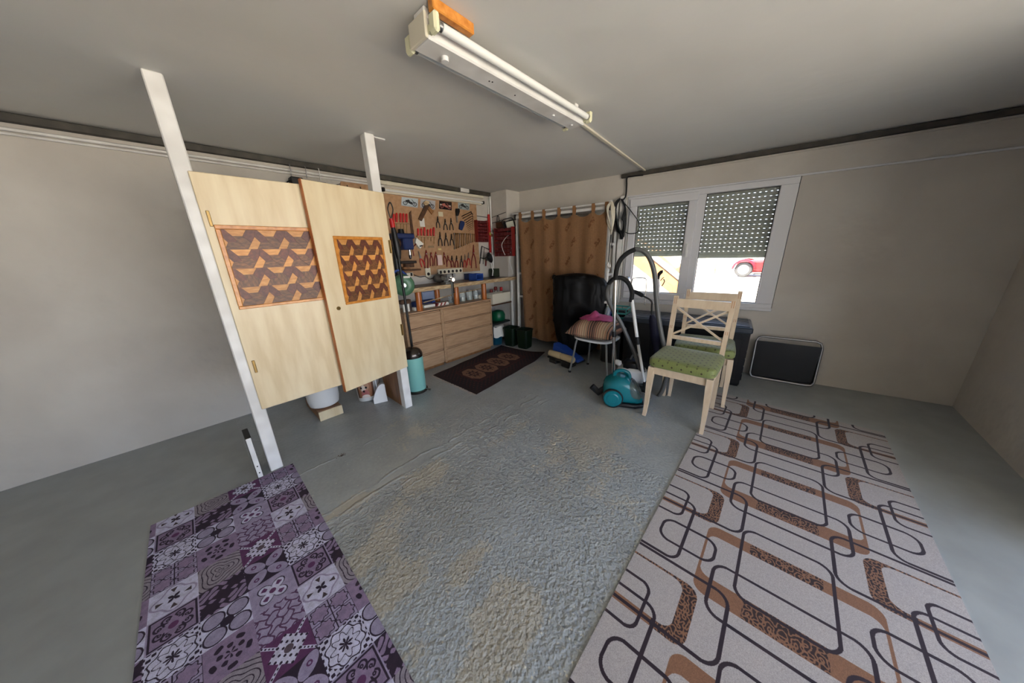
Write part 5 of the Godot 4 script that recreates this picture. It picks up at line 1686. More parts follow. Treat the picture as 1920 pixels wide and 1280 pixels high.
func build_corner():
	var wi := WT.affine_inverse()
	# metal shelving behind the curtain, along the window wall
	thing("metal_shelf", "white metal shelving unit hidden behind the tab-top curtain", "shelf", WT * Vector3(1.15, 0, 0.14))
	xf = WT
	for q in [[0.455, 0.27], [1.80, 0.27], [0.455, 0.03], [1.80, 0.03]]:
		nw(); span(Vector3(q[0], 0, q[1] - 0.03), Vector3(q[0] + 0.030, 1.93 if q[0] > 1 else 1.88, q[1] + 0.006), 0.002); part("upright", M.white)
	for y in [0.185, 0.735, 1.075, 1.445, 1.86]:
		nw(); span(Vector3(0.47, y - 0.018, 0.012), Vector3(1.82, y + 0.012, 0.262), 0.002); part("shelf_board", M.white)
	# curtain rod, curtain with tabs
	thing("curtain_rod", "double white curtain rod above the brown curtain", "rod", WT * Vector3(1.15, 1.89, 0.31))
	xf = WT
	nw(); cyl(Vector3(0.43, 1.900, 0.310), Vector3(1.83, 1.900, 0.310), 0.010, -1, 10); part("pole", M.white)
	nw(); span(Vector3(0.47, 1.835, 0.286), Vector3(1.815, 1.868, 0.293), 0.002); part("rail", M.white)
	for s in [0.46, 1.81]:
		nw(); span(Vector3(s - 0.008, 1.82, 0.27), Vector3(s + 0.008, 1.91, 0.314), 0.003); part("bracket", M.iron)
	var cw := 192
	var chh := 256
	var im := Image.create(cw, chh, false, Image.FORMAT_RGB8)
	var rng := RandomNumberGenerator.new(); rng.seed = 21
	var nz := FastNoiseLite.new(); nz.seed = 31; nz.frequency = 0.22; nz.fractal_octaves = 2
	for j in chh:
		for i in cw:
			var c := Color(0.55, 0.405, 0.27) if i % 3 != 0 else Color(0.48, 0.34, 0.22)
			var cell := Vector2i(i / 24, j / 32)
			var ox := 12.0 + (6.0 if cell.y % 2 == 0 else -6.0)
			var u: float = (i % 24 - ox) / 5.0
			var v: float = (j % 32 - 16.0) / 9.0
			if (cell.x + cell.y) % 2 == 0 and absf(u + 0.6 * sin(v * 2.2)) < 0.85 * (1.0 - v * v) and nz.get_noise_2d(i, j) > -0.18: c = Color(0.42, 0.26, 0.13)
			im.set_pixel(i, j, c * rng.randf_range(0.93, 1.05))
	var cm := mat(Color.WHITE, 0.85)
	cm.albedo_texture = ImageTexture.create_from_image(im)
	cm.backlight_enabled = true
	cm.backlight = Color(0.10, 0.07, 0.04)
	thing("curtain", "brown striped tab-top curtain with darker leaf sprigs hiding the shelving", "curtain", WT * Vector3(1.15, 0.11, 0.31))
	xf = WT
	var tabs := []
	for px in [975.5, 998.5, 1020.0, 1048.4, 1076.9, 1112.5, 1137.5]:
		tabs.append((wi * on_w(px, 396, 0.31)).x)
	var s0: float = tabs[0] - 0.022
	var s1: float = tabs[6] + 0.022
	nw()
	var n := 110
	var rows := 26
	var top := []
	for i in n + 1:
		var s := s0 + (s1 - s0) * i / n
		var y := 1.815
		for k in 6:
			if s > tabs[k] + 0.02 and s < tabs[k + 1] - 0.02:
				var t: float = (s - tabs[k] - 0.02) / (tabs[k + 1] - tabs[k] - 0.04)
				y -= 0.042 * pow(sin(PI * t), 0.6)
		top.append(y)
	var sheet := []
	for side in 2:
		var grid := []
		for j in rows + 1:
			var v := float(j) / rows
			var ring := []
			for i in n + 1:
				var u := float(i) / n
				var left := s0 + 0.095 * v
				var s := left + (s1 - left) * u
				var fold := sin(u * 40.0 + 0.6 * sin(v * 3.0)) * 0.5 + sin(u * 23.0 + 1.0) * 0.5
				var y: float = lerpf(top[i], 0.108 + 0.012 * sin(u * 17.0), v)
				ring.append(Vector3(s, y, 0.325 + 0.030 * fold * (0.35 + 0.65 * v) + (0.0 if side == 0 else -0.003)))
			grid.append(ring)
		sheet.append(grid)
	for side in 2:
		var g: Array = sheet[side]
		for j in rows:
			for i in n:
				var q := [g[j][i], g[j][i + 1], g[j + 1][i + 1], g[j + 1][i]]
				var nn := []
				for e in [[j, i], [j, i + 1], [j + 1, i + 1], [j + 1, i]]:
					var a: Vector3 = g[e[0]][mini(e[1] + 1, n)] - g[e[0]][maxi(e[1] - 1, 0)]
					var b: Vector3 = g[mini(e[0] + 1, rows)][e[1]] - g[maxi(e[0] - 1, 0)][e[1]]
					var w := a.cross(b).normalized()
					if w.z < 0: w = -w
					nn.append(w if side == 0 else -w)
				var t := [Vector2(float(i) / n, float(j) / rows), Vector2(float(i + 1) / n, float(j) / rows), Vector2(float(i + 1) / n, float(j + 1) / rows), Vector2(float(i) / n, float(j + 1) / rows)]
				tri(q[0], q[1], q[2], nn[0], nn[1], nn[2], t[0], t[1], t[2])
				tri(q[0], q[2], q[3], nn[0], nn[2], nn[3], t[0], t[2], t[3])
	part("drape", cm)
	for k in 7:
		nw()
		var rings := []
		for i in 13:
			var a := PI * i / 12.0
			var c := Vector3(tabs[k], 1.900 + 0.013 * sin(a), 0.310 + 0.013 * cos(a))
			if i == 0: c = Vector3(tabs[k], 1.812, 0.316)
			if i == 12: c = Vector3(tabs[k], 1.812, 0.310)
			rings.append([c + Vector3(-0.021, 0, 0), c + Vector3(0.021, 0, 0)])
		loft(rings, true, false, false)
		part("tab", M.tab)
	# bench-end rack: shelf board and things on it
	var shy := 0.655
	thing("bench_shelf", "short brown shelf board carrying the cream crate", "shelf", Vector3(3.1, shy - 0.02, -3.3))
	nw(); span(Vector3(2.905, shy - 0.018, -3.49), Vector3(3.352, shy, -3.085), 0.002); part("board", M.wood_dark)
	nw(); span(Vector3(3.325, 0.0, -3.10), Vector3(3.350, 0.970, -3.07), 0.002); part("upright", M.white)
	var q := rect_z(925, 546, 964, 566, -3.10)
	thing("crate", "long cream plastic crate with ribbed side on the short shelf", "crate", Vector3((q[0].x + q[1].x) / 2, shy, -3.18))
	var x0: float = q[0].x - 0.02
	var x1: float = minf(q[1].x, 3.32)
	nw()
	span(Vector3(x0, shy, -3.27), Vector3(x1, shy + 0.006, -3.10)); span(Vector3(x0, shy, -3.27), Vector3(x0 + 0.006, shy + 0.15, -3.10), 0.002); span(Vector3(x1 - 0.006, shy, -3.27), Vector3(x1, shy + 0.15, -3.10), 0.002)
	span(Vector3(x0, shy, -3.27), Vector3(x1, shy + 0.15, -3.264), 0.002); span(Vector3(x0, shy, -3.106), Vector3(x1, shy + 0.15, -3.10), 0.002)
	part("shell", M.cream)
	nw()
	for i in 16: span(Vector3(x0 - 0.003, shy + 0.01, -3.265 + i * 0.010), Vector3(x0, shy + 0.14, -3.261 + i * 0.010))
	part("ribs", M.cream).set_meta("kind", "stuff")
	for i in 3:
		var px: float = [922, 930, 941][i]
		var p := on_z(px, 560, [-3.30, -3.31, -3.33][i])
		p.y = shy
		thing("spray_can", ["red-capped silver spray can at the crate's left end", "tallest red-capped silver spray can behind the crate", "short all-red can behind the crate's middle"][i], "can", p, "spray cans behind the crate")
		xf = Transform3D(Basis(), p)
		var hh: float = [0.19, 0.22, 0.20][i]
		nw(); lathe([[0.001, 0], [0.030, 0], [0.032, 0.004], [0.032, hh - 0.06], [0.024, hh - 0.045], [0.001, hh - 0.045]], 18); part("body", M.red if i == 2 else M.chrome)
		nw(); lathe([[0.026, hh - 0.047], [0.027, hh], [0.001, hh + 0.004]], 18); part("cap", M.red_dark if i < 2 else M.red)
	# under the shelf
	var p := on_z(932, 591, -3.28)
	thing("green_watering_can", "round green plastic can in the dark under the short shelf", "can", Vector3(p.x, 0.36, p.z))
	nw(); span(Vector3(2.905, 0.335, -3.45), Vector3(3.32, 0.355, -3.12), 0.002); part("crossboard", M.dark)
	xf = Transform3D(Basis(), Vector3(p.x + 0.02, 0.356, p.z))
	nw(); lathe([[0.001, 0], [0.10, 0], [0.115, 0.02], [0.115, 0.09], [0.09, 0.14], [0.03, 0.16], [0.001, 0.16]], 24); part("body", mat(Color(0.02, 0.34, 0.22), 0.35))
	var tb := on_y(930, 645)
	thing("teal_bucket", "teal bucket with a white cloth over its rim beside the drawers", "bucket", Vector3(tb.x + 0.02, 0, tb.z))
	xf = Transform3D(Basis(), Vector3(tb.x + 0.03, 0, tb.z - 0.02))
	nw(); lathe([[0.001, 0], [0.085, 0], [0.09, 0.005], [0.115, 0.27], [0.122, 0.275], [0.118, 0.28], [0.085, 0.01], [0.001, 0.01]], 24); part("body", mat(Color(0.02, 0.27, 0.36), 0.4))
	nw()
	var rings := []
	for j in 9:
		var v := j / 8.0
		var ring := []
		for i in 16:
			var a := -2.6 + 3.6 * i / 15.0
			var r := 0.126 + 0.006 * sin(i * 2.1 + v * 4.0) + 0.010 * v
			ring.append(Vector3(cos(a) * r, 0.30 - 0.165 * v - 0.01 * sin(i * 1.3), -sin(a) * r))
		rings.append(ring)
	loft(rings, true, false, false)
	var inner := []
	for j in 5:
		var ring := []
		for i in 16:
			var a := -2.6 + 3.6 * i / 15.0
			ring.append(Vector3(cos(a) * (0.127 - 0.03 * j), 0.30 + 0.012 * sin(j * 0.9) + 0.004 * sin(i * 1.7), -sin(a) * (0.127 - 0.03 * j)))
		inner.append(ring)
	loft(inner, true, false, false)
	part("cloth", M.paper, null, "white cloth over the rim")
	for i in 2:
		var bp := Vector3([3.14, 3.17][i], 0, [-3.00, -2.78][i])
		bp = [Vector3(3.19, 0, -2.98), Vector3(3.22, 0, -2.74)][i]
		thing("garden_bin", ["dark green square bin in front of the short shelf", "dark green square bin touching the brown curtain"][i], "bin", bp, "dark green bins in the corner")
		xf = Transform3D(Basis().rotated(Vector3.UP, 0.12), bp)
		nw()
		var rr := []
		for e in [[0.080, 0.0], [0.085, 0.02], [0.098, 0.27], [0.106, 0.272], [0.106, 0.285], [0.094, 0.285], [0.078, 0.02]]:
			var ring := []
			for k in 24:
				var t := TAU * k / 24
				ring.append(Vector3(e[0] * signf(cos(t)) * pow(absf(cos(t)), 0.35), e[1], e[0] * signf(sin(t)) * pow(absf(sin(t)), 0.35)))
			rr.append(ring)
		loft(rr, false, true); part("body", mat(Color(0.02, 0.12, 0.05), 0.45))
	# flood light, canister and box on the bench corner
	var fl := on_z(957, 427, -3.10)
	thing("flood_light", "black flood light with pale square glass on the shelf post", "lamp", fl)
	xf = Transform3D(Basis().rotated(Vector3.RIGHT, -0.25).rotated(Vector3.UP, -0.45).rotated(Vector3.BACK, 0.25), fl)
	nw(); span(Vector3(-0.075, -0.10, -0.04), Vector3(0.075, 0.10, 0.02), 0.010); part("housing", M.black)
	nw(); span(Vector3(-0.058, -0.035, 0.0205), Vector3(0.058, 0.085, 0.026), 0.004); part("glass", mat(Color(0.72, 0.72, 0.66), 0.25))
	nw(); tube(curve([Vector3(-0.085, 0.0, -0.01), Vector3(-0.085, 0.12, -0.03), Vector3(0.0, 0.14, -0.04), Vector3(0.085, 0.12, -0.03), Vector3(0.085, 0.0, -0.01)], 4), 0.008, 6); part("bracket", M.black)
	xf = Transform3D.IDENTITY
	nw(); cyl(fl + Vector3(0.0, 0.10, -0.03), fl + Vector3(0.10, 0.12, 0.05), 0.010, -1, 8); part("arm", M.black)
	var cp := on_y(951, 514, 1.0195)
	thing("thermos", "black cylindrical flask on the worktop by the corner", "flask", cp)
	xf = Transform3D(Basis(), cp + Vector3(0, 0.0, 0.0))
	nw(); lathe([[0.001, 0], [0.055, 0], [0.058, 0.005], [0.058, 0.165], [0.052, 0.175], [0.001, 0.175]], 24); part("body", M.black)
	nw(); lathe([[0.040, 0.174], [0.040, 0.190], [0.001, 0.192]], 20); part("cap", M.steel)
	base(on_z(934, 513, -3.40))
	nw(); pbox(925, 503, 944, 514, -3.36, 0.10, 0.004, 1.0195); solo("green_case", mat(Color(0.10, 0.15, 0.07), 0.5), "low dark green case at the wall behind the flask", "case")
	base(Vector3(3.3, 1.2, -3.2))
	nw(); tube(curve([on_z(975, 438, -3.06), on_z(955, 440, -3.08), on_z(942, 455, -3.09), on_z(942, 466, -3.09), on_z(947, 478, -3.09)], 5), 0.004, 6)
	tube(curve([on_z(961, 455, -3.06), on_z(957, 475, -3.06), on_z(956, 490, -3.06), on_z(960, 505, -3.07), on_z(962, 513, -3.08)], 5), 0.005, 6)
	solo("hanging_lead", M.plastic_white, "thin white lead hanging in loops by the flood light", "cable")
	# small tool bag over the corner rack
	thing("tool_pouch", "dark tool pouch with handles standing on the corner parts rack", "pouch", on_x(938, 424, 3.30))
	var pa := on_x(931, 428, 3.32)
	var pb := on_x(946, 428, 3.32)
	nw(); span(Vector3(3.30, pa.y, pa.z), Vector3(3.352, pa.y + 0.09, pb.z), 0.01); part("body", M.wood_dark)
	nw(); tube(curve([Vector3(3.325, pa.y + 0.08, pa.z + 0.01), Vector3(3.325, pa.y + 0.16, pa.z + 0.02), Vector3(3.325, pa.y + 0.16, pa.z + 0.05), Vector3(3.325, pa.y + 0.08, pa.z + 0.06)], 4), 0.006, 6); part("handle", M.black)

	# white wooden strip post and hanging cables beside the window
	struct_("trim_10", WT * Vector3(1.88, 0, 0.03))
	xf = WT
	nw(); span(Vector3(1.852, 0.0, 0.001), Vector3(1.905, 1.99, 0.045), 0.003); part("post", M.white)
	nw(); cyl(Vector3(1.918, 0.70, 0.02), Vector3(1.918, 1.95, 0.02), 0.008, -1, 8); part("pipe", M.white)
	thing("black_cable_coil", "coil of black cable hung on a hook left of the window", "cable", on_w(1163, 375, 0.06))
	xf = Transform3D.IDENTITY
	nw()
	for k in 7:
		var w := 5.0 + k * 1.6
		tube(curve([on_w(1163, 372, 0.07), on_w(1157 - w * 0.3, 385, 0.075 + 0.006 * k), on_w(1153 + k * 1.2, 410 + k * 3, 0.08), on_w(1157 + k * 2, 432 + k * 2, 0.075), on_w(1170, 436 - k * 4, 0.08), on_w(1173 - k, 410, 0.075 + 0.006 * k), on_w(1172, 388, 0.07), on_w(1165, 373, 0.07)], 5), 0.010, 6)
	tube(curve([on_w(1172, 382, 0.08), on_w(1185, 398, 0.07), on_w(1198, 418, 0.06), on_w(1196, 434, 0.06), on_w(1182, 438, 0.06), on_w(1170, 434, 0.07)], 6), 0.005, 6)
	part("coil", M.black)
	nw(); tube(curve([on_w(1166, 376, 0.06), on_w(1173, 368, 0.04), on_w(1175, 348, 0.03), on_w(1176, 333, 0.03), on_w(1186, 330, 0.03), on_w(1206, 328, 0.03)], 5), 0.009, 6); part("lead", M.black)
	nw(); tube([on_w(1163, 432, 0.08), on_w(1166, 448, 0.08)], [0.012, 0.02], 8); part("plug", M.rubber)
	thing("white_cable_coil", "coil of cream cable hung between curtain and black coil", "cable", on_w(1147, 380, 0.34))
	nw()
	for k in 7:
		tube(curve([on_w(1147, 378, 0.34), on_w(1141 - k * 0.5, 390, 0.35 + 0.006 * k), on_w(1139 + k, 415 + k * 2, 0.35), on_w(1146, 430 + k * 1.5, 0.35), on_w(1151 - k * 0.5, 415, 0.35 + 0.006 * k), on_w(1152 - k, 392, 0.35), on_w(1148, 378, 0.34)], 5), 0.0075, 6)
	part("coil", M.cream)
	thing("leash", "thin black strap with metal clip hanging under the cream cable coil", "strap", on_w(1144, 440, 0.33))
	nw(); tube([on_w(1146, 430, 0.33), on_w(1143, 465, 0.33), on_w(1141, 490, 0.33)], 0.006, 6); tube([on_w(1148, 430, 0.35), on_w(1147, 465, 0.35)], 0.005, 6); part("strap", M.black)
	nw(); tube(curve([on_w(1141, 490, 0.33), on_w(1139, 498, 0.33), on_w(1143, 503, 0.33), on_w(1144, 495, 0.33), on_w(1141, 490, 0.33)], 4), 0.005, 6); part("clip", M.chrome)

func build_lamp():
	var y := 2.135
	thing("ceiling_lamp", "twin-tube fluorescent batten hanging under the ceiling, unlit", "lamp", Vector3(1.35, CEIL, -1.16))
	nw(); span(Vector3(0.795, y, -1.215), Vector3(1.925, y + 0.062, -1.112), 0.006); part("batten", M.white)
	nw(); span(Vector3(0.784, y - 0.002, -1.218), Vector3(0.797, y + 0.075, -1.109), 0.003); part("end_plate", M.cream)
	for z in [-1.248, -1.080]:
		nw(); cyl(Vector3(0.835, y + 0.030, z), Vector3(1.905, y + 0.030, z), 0.0155, -1, 16); part("tube", M.tube)
		for x in [0.792, 1.905]:
			nw(); span(Vector3(x, y + 0.002, z - 0.021), Vector3(x + 0.026, y + 0.062, z + 0.021), 0.008); span(Vector3(x + 0.004, y + 0.010, minf(z, -1.16)), Vector3(x + 0.022, y + 0.035, maxf(z, -1.16)), 0.002); part("lamp_holder", M.holder)
			nw(); cyl(Vector3(x + 0.026 if x < 1.0 else x - 0.012, y + 0.030, z), Vector3(x + 0.040 if x < 1.0 else x, y + 0.030, z), 0.0165, -1, 16); part("tube_cap", M.steel)
	for x in [0.905, 1.66, 1.86]:
		nw(); cyl(Vector3(x, y + 0.001, -1.165), Vector3(x, y - (0.016 if x < 1.0 else 0.006), -1.165), 0.015 if x < 1.0 else 0.008, -1, 16); part("starter", M.plastic_white)
	for q in [[1.15, -1.165], [1.165, -1.160], [1.33, -1.168]]:
		nw(); cyl(Vector3(q[0], y + 0.001, q[1]), Vector3(q[0], y - 0.0015, q[1]), 0.004, -1, 8); part("screw", M.iron)
	for x in [0.80, 1.84]:
		nw(); span(Vector3(x, y + 0.062, -1.20), Vector3(x + 0.04, CEIL - 0.001, -1.13), 0.004); part("standoff", M.white)
	base(Vector3(0.85, 2.21, -1.10))
	nw(); span(Vector3(0.800, 2.203, -1.105), Vector3(0.99, CEIL - 0.0005, -1.072), 0.004)
	solo("wood_batten", M.inlay_frame, "orange-brown wooden strip wedged between lamp end and ceiling", "batten")
	struct_("trim_11", Vector3(2.6, CEIL, -1.2))
	var a := on_y(1093, 233, CEIL - 0.004)
	var b := on_y(1213, 322, CEIL - 0.004)
	var d := (b - a).normalized()
	xf = Transform3D(Basis(d, Vector3.UP, d.cross(Vector3.UP)), a)
	nw(); span(Vector3(-0.25, -0.010, -0.013), Vector3((b - a).length(), 0.003, 0.013), 0.002); part("cable_duct", M.cream)

func strut(path: Array, w: Array, d: Array, side: Vector3):
	# square-section member swept along path; w across (along side), d in depth
	var rings := []
	for i in path.size():
		var t: Vector3 = (path[mini(i + 1, path.size() - 1)] - path[maxi(i - 1, 0)]).normalized()
		var n := t.cross(side).normalized()
		var a: Vector3 = side * (w[i] / 2.0)
		var b: Vector3 = n * (d[i] / 2.0)
		rings.append([path[i] - a - b, path[i] + a - b, path[i] + a + b, path[i] - a + b])
	loft(rings, false, true)

func dining_chair(at: Transform3D, label: String):
	thing("dining_chair", label, "chair", at.origin, "cream chairs with green seats")
	xf = at
	var X := Vector3.RIGHT
	for s in [-1.0, 1.0]:
		nw(); strut([Vector3(s * 0.205, 0.445, 0.205), Vector3(s * 0.207, 0.36, 0.208), Vector3(s * 0.210, 0.22, 0.212), Vector3(s * 0.211, 0.10, 0.218), Vector3(s * 0.212, 0.03, 0.232), Vector3(s * 0.213, 0.0, 0.245)], [0.042, 0.044, 0.036, 0.029, 0.026, 0.027], [0.042, 0.046, 0.038, 0.030, 0.027, 0.028], X); part("leg", M.chair)
	for s in [-1.0, 1.0]:
		var path := curve([Vector3(s * 0.200, 0.0, -0.250), Vector3(s * 0.200, 0.20, -0.222), Vector3(s * 0.202, 0.45, -0.212), Vector3(s * 0.206, 0.70, -0.240), Vector3(s * 0.210, 0.965, -0.295)], 4)
		var w := []
		var d := []
		for i in path.size():
			w.append(0.034 if path[i].y > 0.1 else 0.030)
			d.append(0.036 if path[i].y > 0.1 else 0.030)
		nw(); strut(path, w, d, X); part("leg", M.chair)
		nw()   # two grooves down the face of the back post
		for g in [-0.007, 0.007]:
			strut([Vector3(s * 0.204 + g, 0.56, -0.2035), Vector3(s * 0.206 + g, 0.70, -0.2225), Vector3(s * 0.209 + g, 0.955, -0.2745)], [0.003, 0.003, 0.003], [0.002, 0.002, 0.002], X)
		part("groove", M.lipping)
	nw()
	span(Vector3(-0.187, 0.385, 0.188), Vector3(0.187, 0.450, 0.214), 0.003)
	span(Vector3(-0.185, 0.385, -0.224), Vector3(0.185, 0.450, -0.200), 0.003)
	for s in [-1.0, 1.0]: span(Vector3(s * 0.205 - 0.011, 0.385, -0.20), Vector3(s * 0.205 + 0.011, 0.450, 0.19), 0.003)
	part("seat_frame", M.chair)
	nw(); superball(Vector3(0, 0.487, 0.012), Vector3(0.236, 0.048, 0.232), 0.42, 0.22, 48, 16); part("cushion", M.green_fabric)
	nw()
	var rings := []
	for i in 9:
		var u := i / 8.0 * 2.0 - 1.0
		var z := -0.276 - 0.012 * (1.0 - u * u)
		rings.append([Vector3(u * 0.193, 0.872, z + 0.012 + 0.008), Vector3(u * 0.193, 0.942, z - 0.002 + 0.008), Vector3(u * 0.193, 0.942, z - 0.020), Vector3(u * 0.193, 0.872, z - 0.010)])
	loft(rings, false, true); part("top_rail", M.chair)
	nw(); span(Vector3(-0.190, 0.588, -0.240), Vector3(0.190, 0.622, -0.214), 0.003); part("lower_rail", M.chair)
	for s in [-1.0, 1.0]:
		nw(); strut([Vector3(-s * 0.190, 0.628, -0.232 - 0.003 * s), Vector3(s * 0.190, 0.868, -0.270 - 0.003 * s)], [0.016, 0.016], [0.012, 0.012], Vector3(0.53 * s, -0.84, 0).normalized()); part("cross_bar", M.chair)

func build_chairs():
	var im := Image.create(64, 64, false, Image.FORMAT_RGB8)
	var rng := RandomNumberGenerator.new(); rng.seed = 33
	for j in 64:
		for i in 64:
			var c := Color(0.47, 0.505, 0.275)
			if i % 16 < 2: c = Color(0.435, 0.465, 0.25)
			for q in [Vector2(16, 16), Vector2(48, 48)]:
				if Vector2((i - q.x) * 1.0, j - q.y).length() < 6.5: c = Color(0.20, 0.16, 0.07)
			im.set_pixel(i, j, c * rng.randf_range(0.93, 1.06))
	M.green_fabric = tex_mat(ImageTexture.create_from_image(im), Vector3(15, 15, 15), 0.62)
	M.green_fabric.rim_enabled = true
	M.green_fabric.rim = 0.4
	dining_chair(Transform3D(Basis(Vector3(0, 0, 1), Vector3.UP, Vector3(-1, 0, 0)), Vector3(2.632, 0.0005, -0.485)), "cream cross-back chair with green dotted seat standing free of the chest")
	var f := Vector3(-0.99, 0, 0.14).normalized()
	dining_chair(Transform3D(Basis(Vector3.UP.cross(f), Vector3.UP, f), Vector3(3.170, 0.0005, -0.462)), "cream cross-back chair with green dotted seat backed against the black chest")

func build_right():
	# black storage chest under the window
	thing("storage_chest", "long black resin storage chest with ribbed lid under the window", "chest", WT * Vector3(2.7, 0, 0.25))
	xf = WT
	var s0 := 2.13
	var s1 := 3.31
	nw()
	var rings := []
	for e in [[0.0, 0.020], [0.03, 0.010], [0.56, 0.0]]:
		rings.append([Vector3(s0 + e[1], e[0], 0.03 + e[1]), Vector3(s1 - e[1], e[0], 0.03 + e[1]), Vector3(s1 - e[1], e[0], 0.480 - e[1]), Vector3(s0 + e[1], e[0], 0.480 - e[1])])
	loft(rings, false, true)
	part("body", M.resin)
	for i in 4:
		nw(); span(Vector3(s0 + 0.06 + i * 0.275, 0.08, 0.474), Vector3(s0 + 0.30 + i * 0.275, 0.50, 0.480), 0.003); part("panel", M.resin)
	for i in 6:
		nw(); span(Vector3(s1 - 0.008, 0.06 + i * 0.08, 0.07), Vector3(s1 + 0.002, 0.125 + i * 0.08, 0.44), 0.003); part("rib", M.resin)
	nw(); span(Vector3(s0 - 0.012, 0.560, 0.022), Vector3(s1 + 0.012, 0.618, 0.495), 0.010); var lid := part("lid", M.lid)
	for k in 2:
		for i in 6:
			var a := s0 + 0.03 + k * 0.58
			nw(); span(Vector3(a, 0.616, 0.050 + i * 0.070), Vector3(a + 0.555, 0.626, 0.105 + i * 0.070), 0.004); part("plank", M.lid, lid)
	# grey-lidded box beside it
	thing("grey_lid_box", "low dark box with slate-grey lid left of the black chest", "box", WT * Vector3(1.98, 0, 0.3))
	xf = WT
	nw(); span(Vector3(1.87, 0, 0.08), Vector3(2.10, 0.50, 0.50), 0.02); part("body", M.resin)
	nw(); span(Vector3(1.86, 0.50, 0.07), Vector3(2.108, 0.545, 0.51), 0.012); part("lid", mat(Color(0.29, 0.34, 0.39), 0.4))
	# crate and clutter on the box, by the window
	thing("turquoise_crate", "turquoise open plastic crate on the grey-lidded box", "crate", WT * Vector3(1.98, 0.546, 0.2))
	xf = WT
	nw()
	for y in [0.546, 0.60, 0.66]:
		span(Vector3(1.87, y, 0.300), Vector3(2.10, y + 0.018, 0.308), 0.002); span(Vector3(1.87, y, 0.10), Vector3(2.10, y + 0.018, 0.108), 0.002)
		span(Vector3(1.87, y, 0.10), Vector3(1.878, y + 0.018, 0.308), 0.002); span(Vector3(2.092, y, 0.10), Vector3(2.10, y + 0.018, 0.308), 0.002)
	for s in [1.87, 1.93, 1.99, 2.092]:
		span(Vector3(s, 0.546, 0.299), Vector3(s + 0.008, 0.678, 0.309), 0.001); span(Vector3(s, 0.546, 0.099), Vector3(s + 0.008, 0.678, 0.109), 0.001)
	part("lattice", mat(Color(0.30, 0.66, 0.64), 0.4))
	nw(); span(Vector3(1.89, 0.546, 0.12), Vector3(2.08, 0.64, 0.29), 0.02); part("contents", M.dark)
	thing("wire_holder", "chrome wire bracket standing on the crate before the sash", "bracket", WT * Vector3(2.05, 0.68, 0.15))
	xf = Transform3D.IDENTITY
	nw()
	tube(curve([on_w(1184, 536, 0.16), on_w(1186, 524, 0.16), on_w(1190, 521, 0.16), on_w(1207, 521, 0.16), on_w(1212, 526, 0.16), on_w(1211, 545, 0.16), on_w(1209, 572, 0.16)], 4), 0.006, 8)
	tube([on_w(1184, 536, 0.16), on_w(1180, 575, 0.16)], 0.006, 8)
	part("wire", M.chrome)
	nw(); lumpy(on_w(1177, 523, 0.15), Vector3(0.035, 0.03, 0.03), 0.02, 71); part("clip", M.chrome)
	# dark curved piece standing at the glass
	thing("sill_figure", "small black and white curved piece standing against the sash glass", "ornament", on_w(1237, 548, 0.03))
	var b := WT.affine_inverse()
	nw()
	var pts := []
	for q in [[1232, 522], [1233, 512], [1238, 507], [1243, 506], [1243, 511], [1238, 516], [1236, 524]]:
		var p: Vector3 = b * on_w(q[0], q[1], 0.055)
		pts.append_array([p.x, p.y])
	xf = WT
	prism(pv(pts), 0.04, 0.06); part("cap", M.black)
	pts = []
	for q in [[1232, 522], [1236, 524], [1237, 536], [1236, 549], [1231, 549], [1232, 536]]:
		var p: Vector3 = b * on_w(q[0], q[1], 0.055)
		pts.append_array([p.x, p.y])
	nw(); prism(pv(pts), 0.035, 0.062); part("body", M.plastic_white)
	xf = Transform3D.IDENTITY
	nw(); tube(curve([on_w(1238, 526, 0.06), on_w(1243, 521, 0.06), on_w(1245, 520, 0.06)], 4), 0.005, 6); part("wing", M.black)
	nw(); tube(curve([on_w(1244, 523, 0.06), on_w(1246, 527, 0.06), on_w(1243, 533, 0.06), on_w(1241, 536, 0.06)], 4), 0.006, 6); part("wing", M.black)
	# bottles and white bag near the shelf end
	for i in 2:
		var p: Vector3 = [WT * Vector3(1.91, 0.546, 0.40), WT * Vector3(1.92, 0.546, 0.47)][i]
		p.y = 0.546
		thing("bottle", ["dark blue bottle with pale cap on the grey-lidded box", "clear spray bottle beside the dark blue bottle"][i], "bottle", p)
		xf = Transform3D(Basis(), p)
		nw(); lathe([[0.001, 0], [0.032, 0], [0.035, 0.006], [0.035, 0.13], [0.014, 0.17], [0.014, 0.185], [0.001, 0.185]], 18); part("body", mat(Color(0.06, 0.07, 0.42), 0.15) if i == 0 else M.jar)
		nw(); lathe([[0.016, 0.183], [0.016, 0.215], [0.001, 0.217]], 14)
		if i == 1: span(Vector3(-0.012, 0.205, -0.05), Vector3(0.012, 0.235, 0.03), 0.005)
		part("cap", M.plastic_white)
	base(WT * Vector3(1.72, 1.087, 0.15))
	nw(); xf = WT; lumpy(Vector3(1.72, 1.150, 0.15), Vector3(0.08, 0.07, 0.09), 0.03, 81); solo("plastic_bag", M.plastic_white, "crumpled white plastic bag on the shelf end beside the window", "bag")
	# navy folded umbrella with hooked black handle
	var ub := on_y(1228, 690)
	ub = Vector3(3.20, 0, -1.00)
	thing("umbrella", "folded navy umbrella with black handle leaning on the chest", "umbrella", ub)
	nw(); tube([at_dist(1231, 672, ub), at_dist(1229, 640, ub), at_dist(1224, 600, ub), at_dist(1222, 590, ub)], [0.012, 0.045, 0.04, 0.018], 14); part("canopy", mat(Color(0.03, 0.035, 0.16), 0.7))
	nw(); tube([Vector3(3.18, 0.0, -0.98), at_dist(1231, 672, ub)], 0.006, 8); part("tip", M.steel)
	nw(); tube(curve([at_dist(1222, 592, ub), at_dist(1222, 575, ub), at_dist(1222, 566, ub), at_dist(1216, 560, ub), at_dist(1204, 554, ub)], 5), 0.009, 8); part("shaft", M.black)
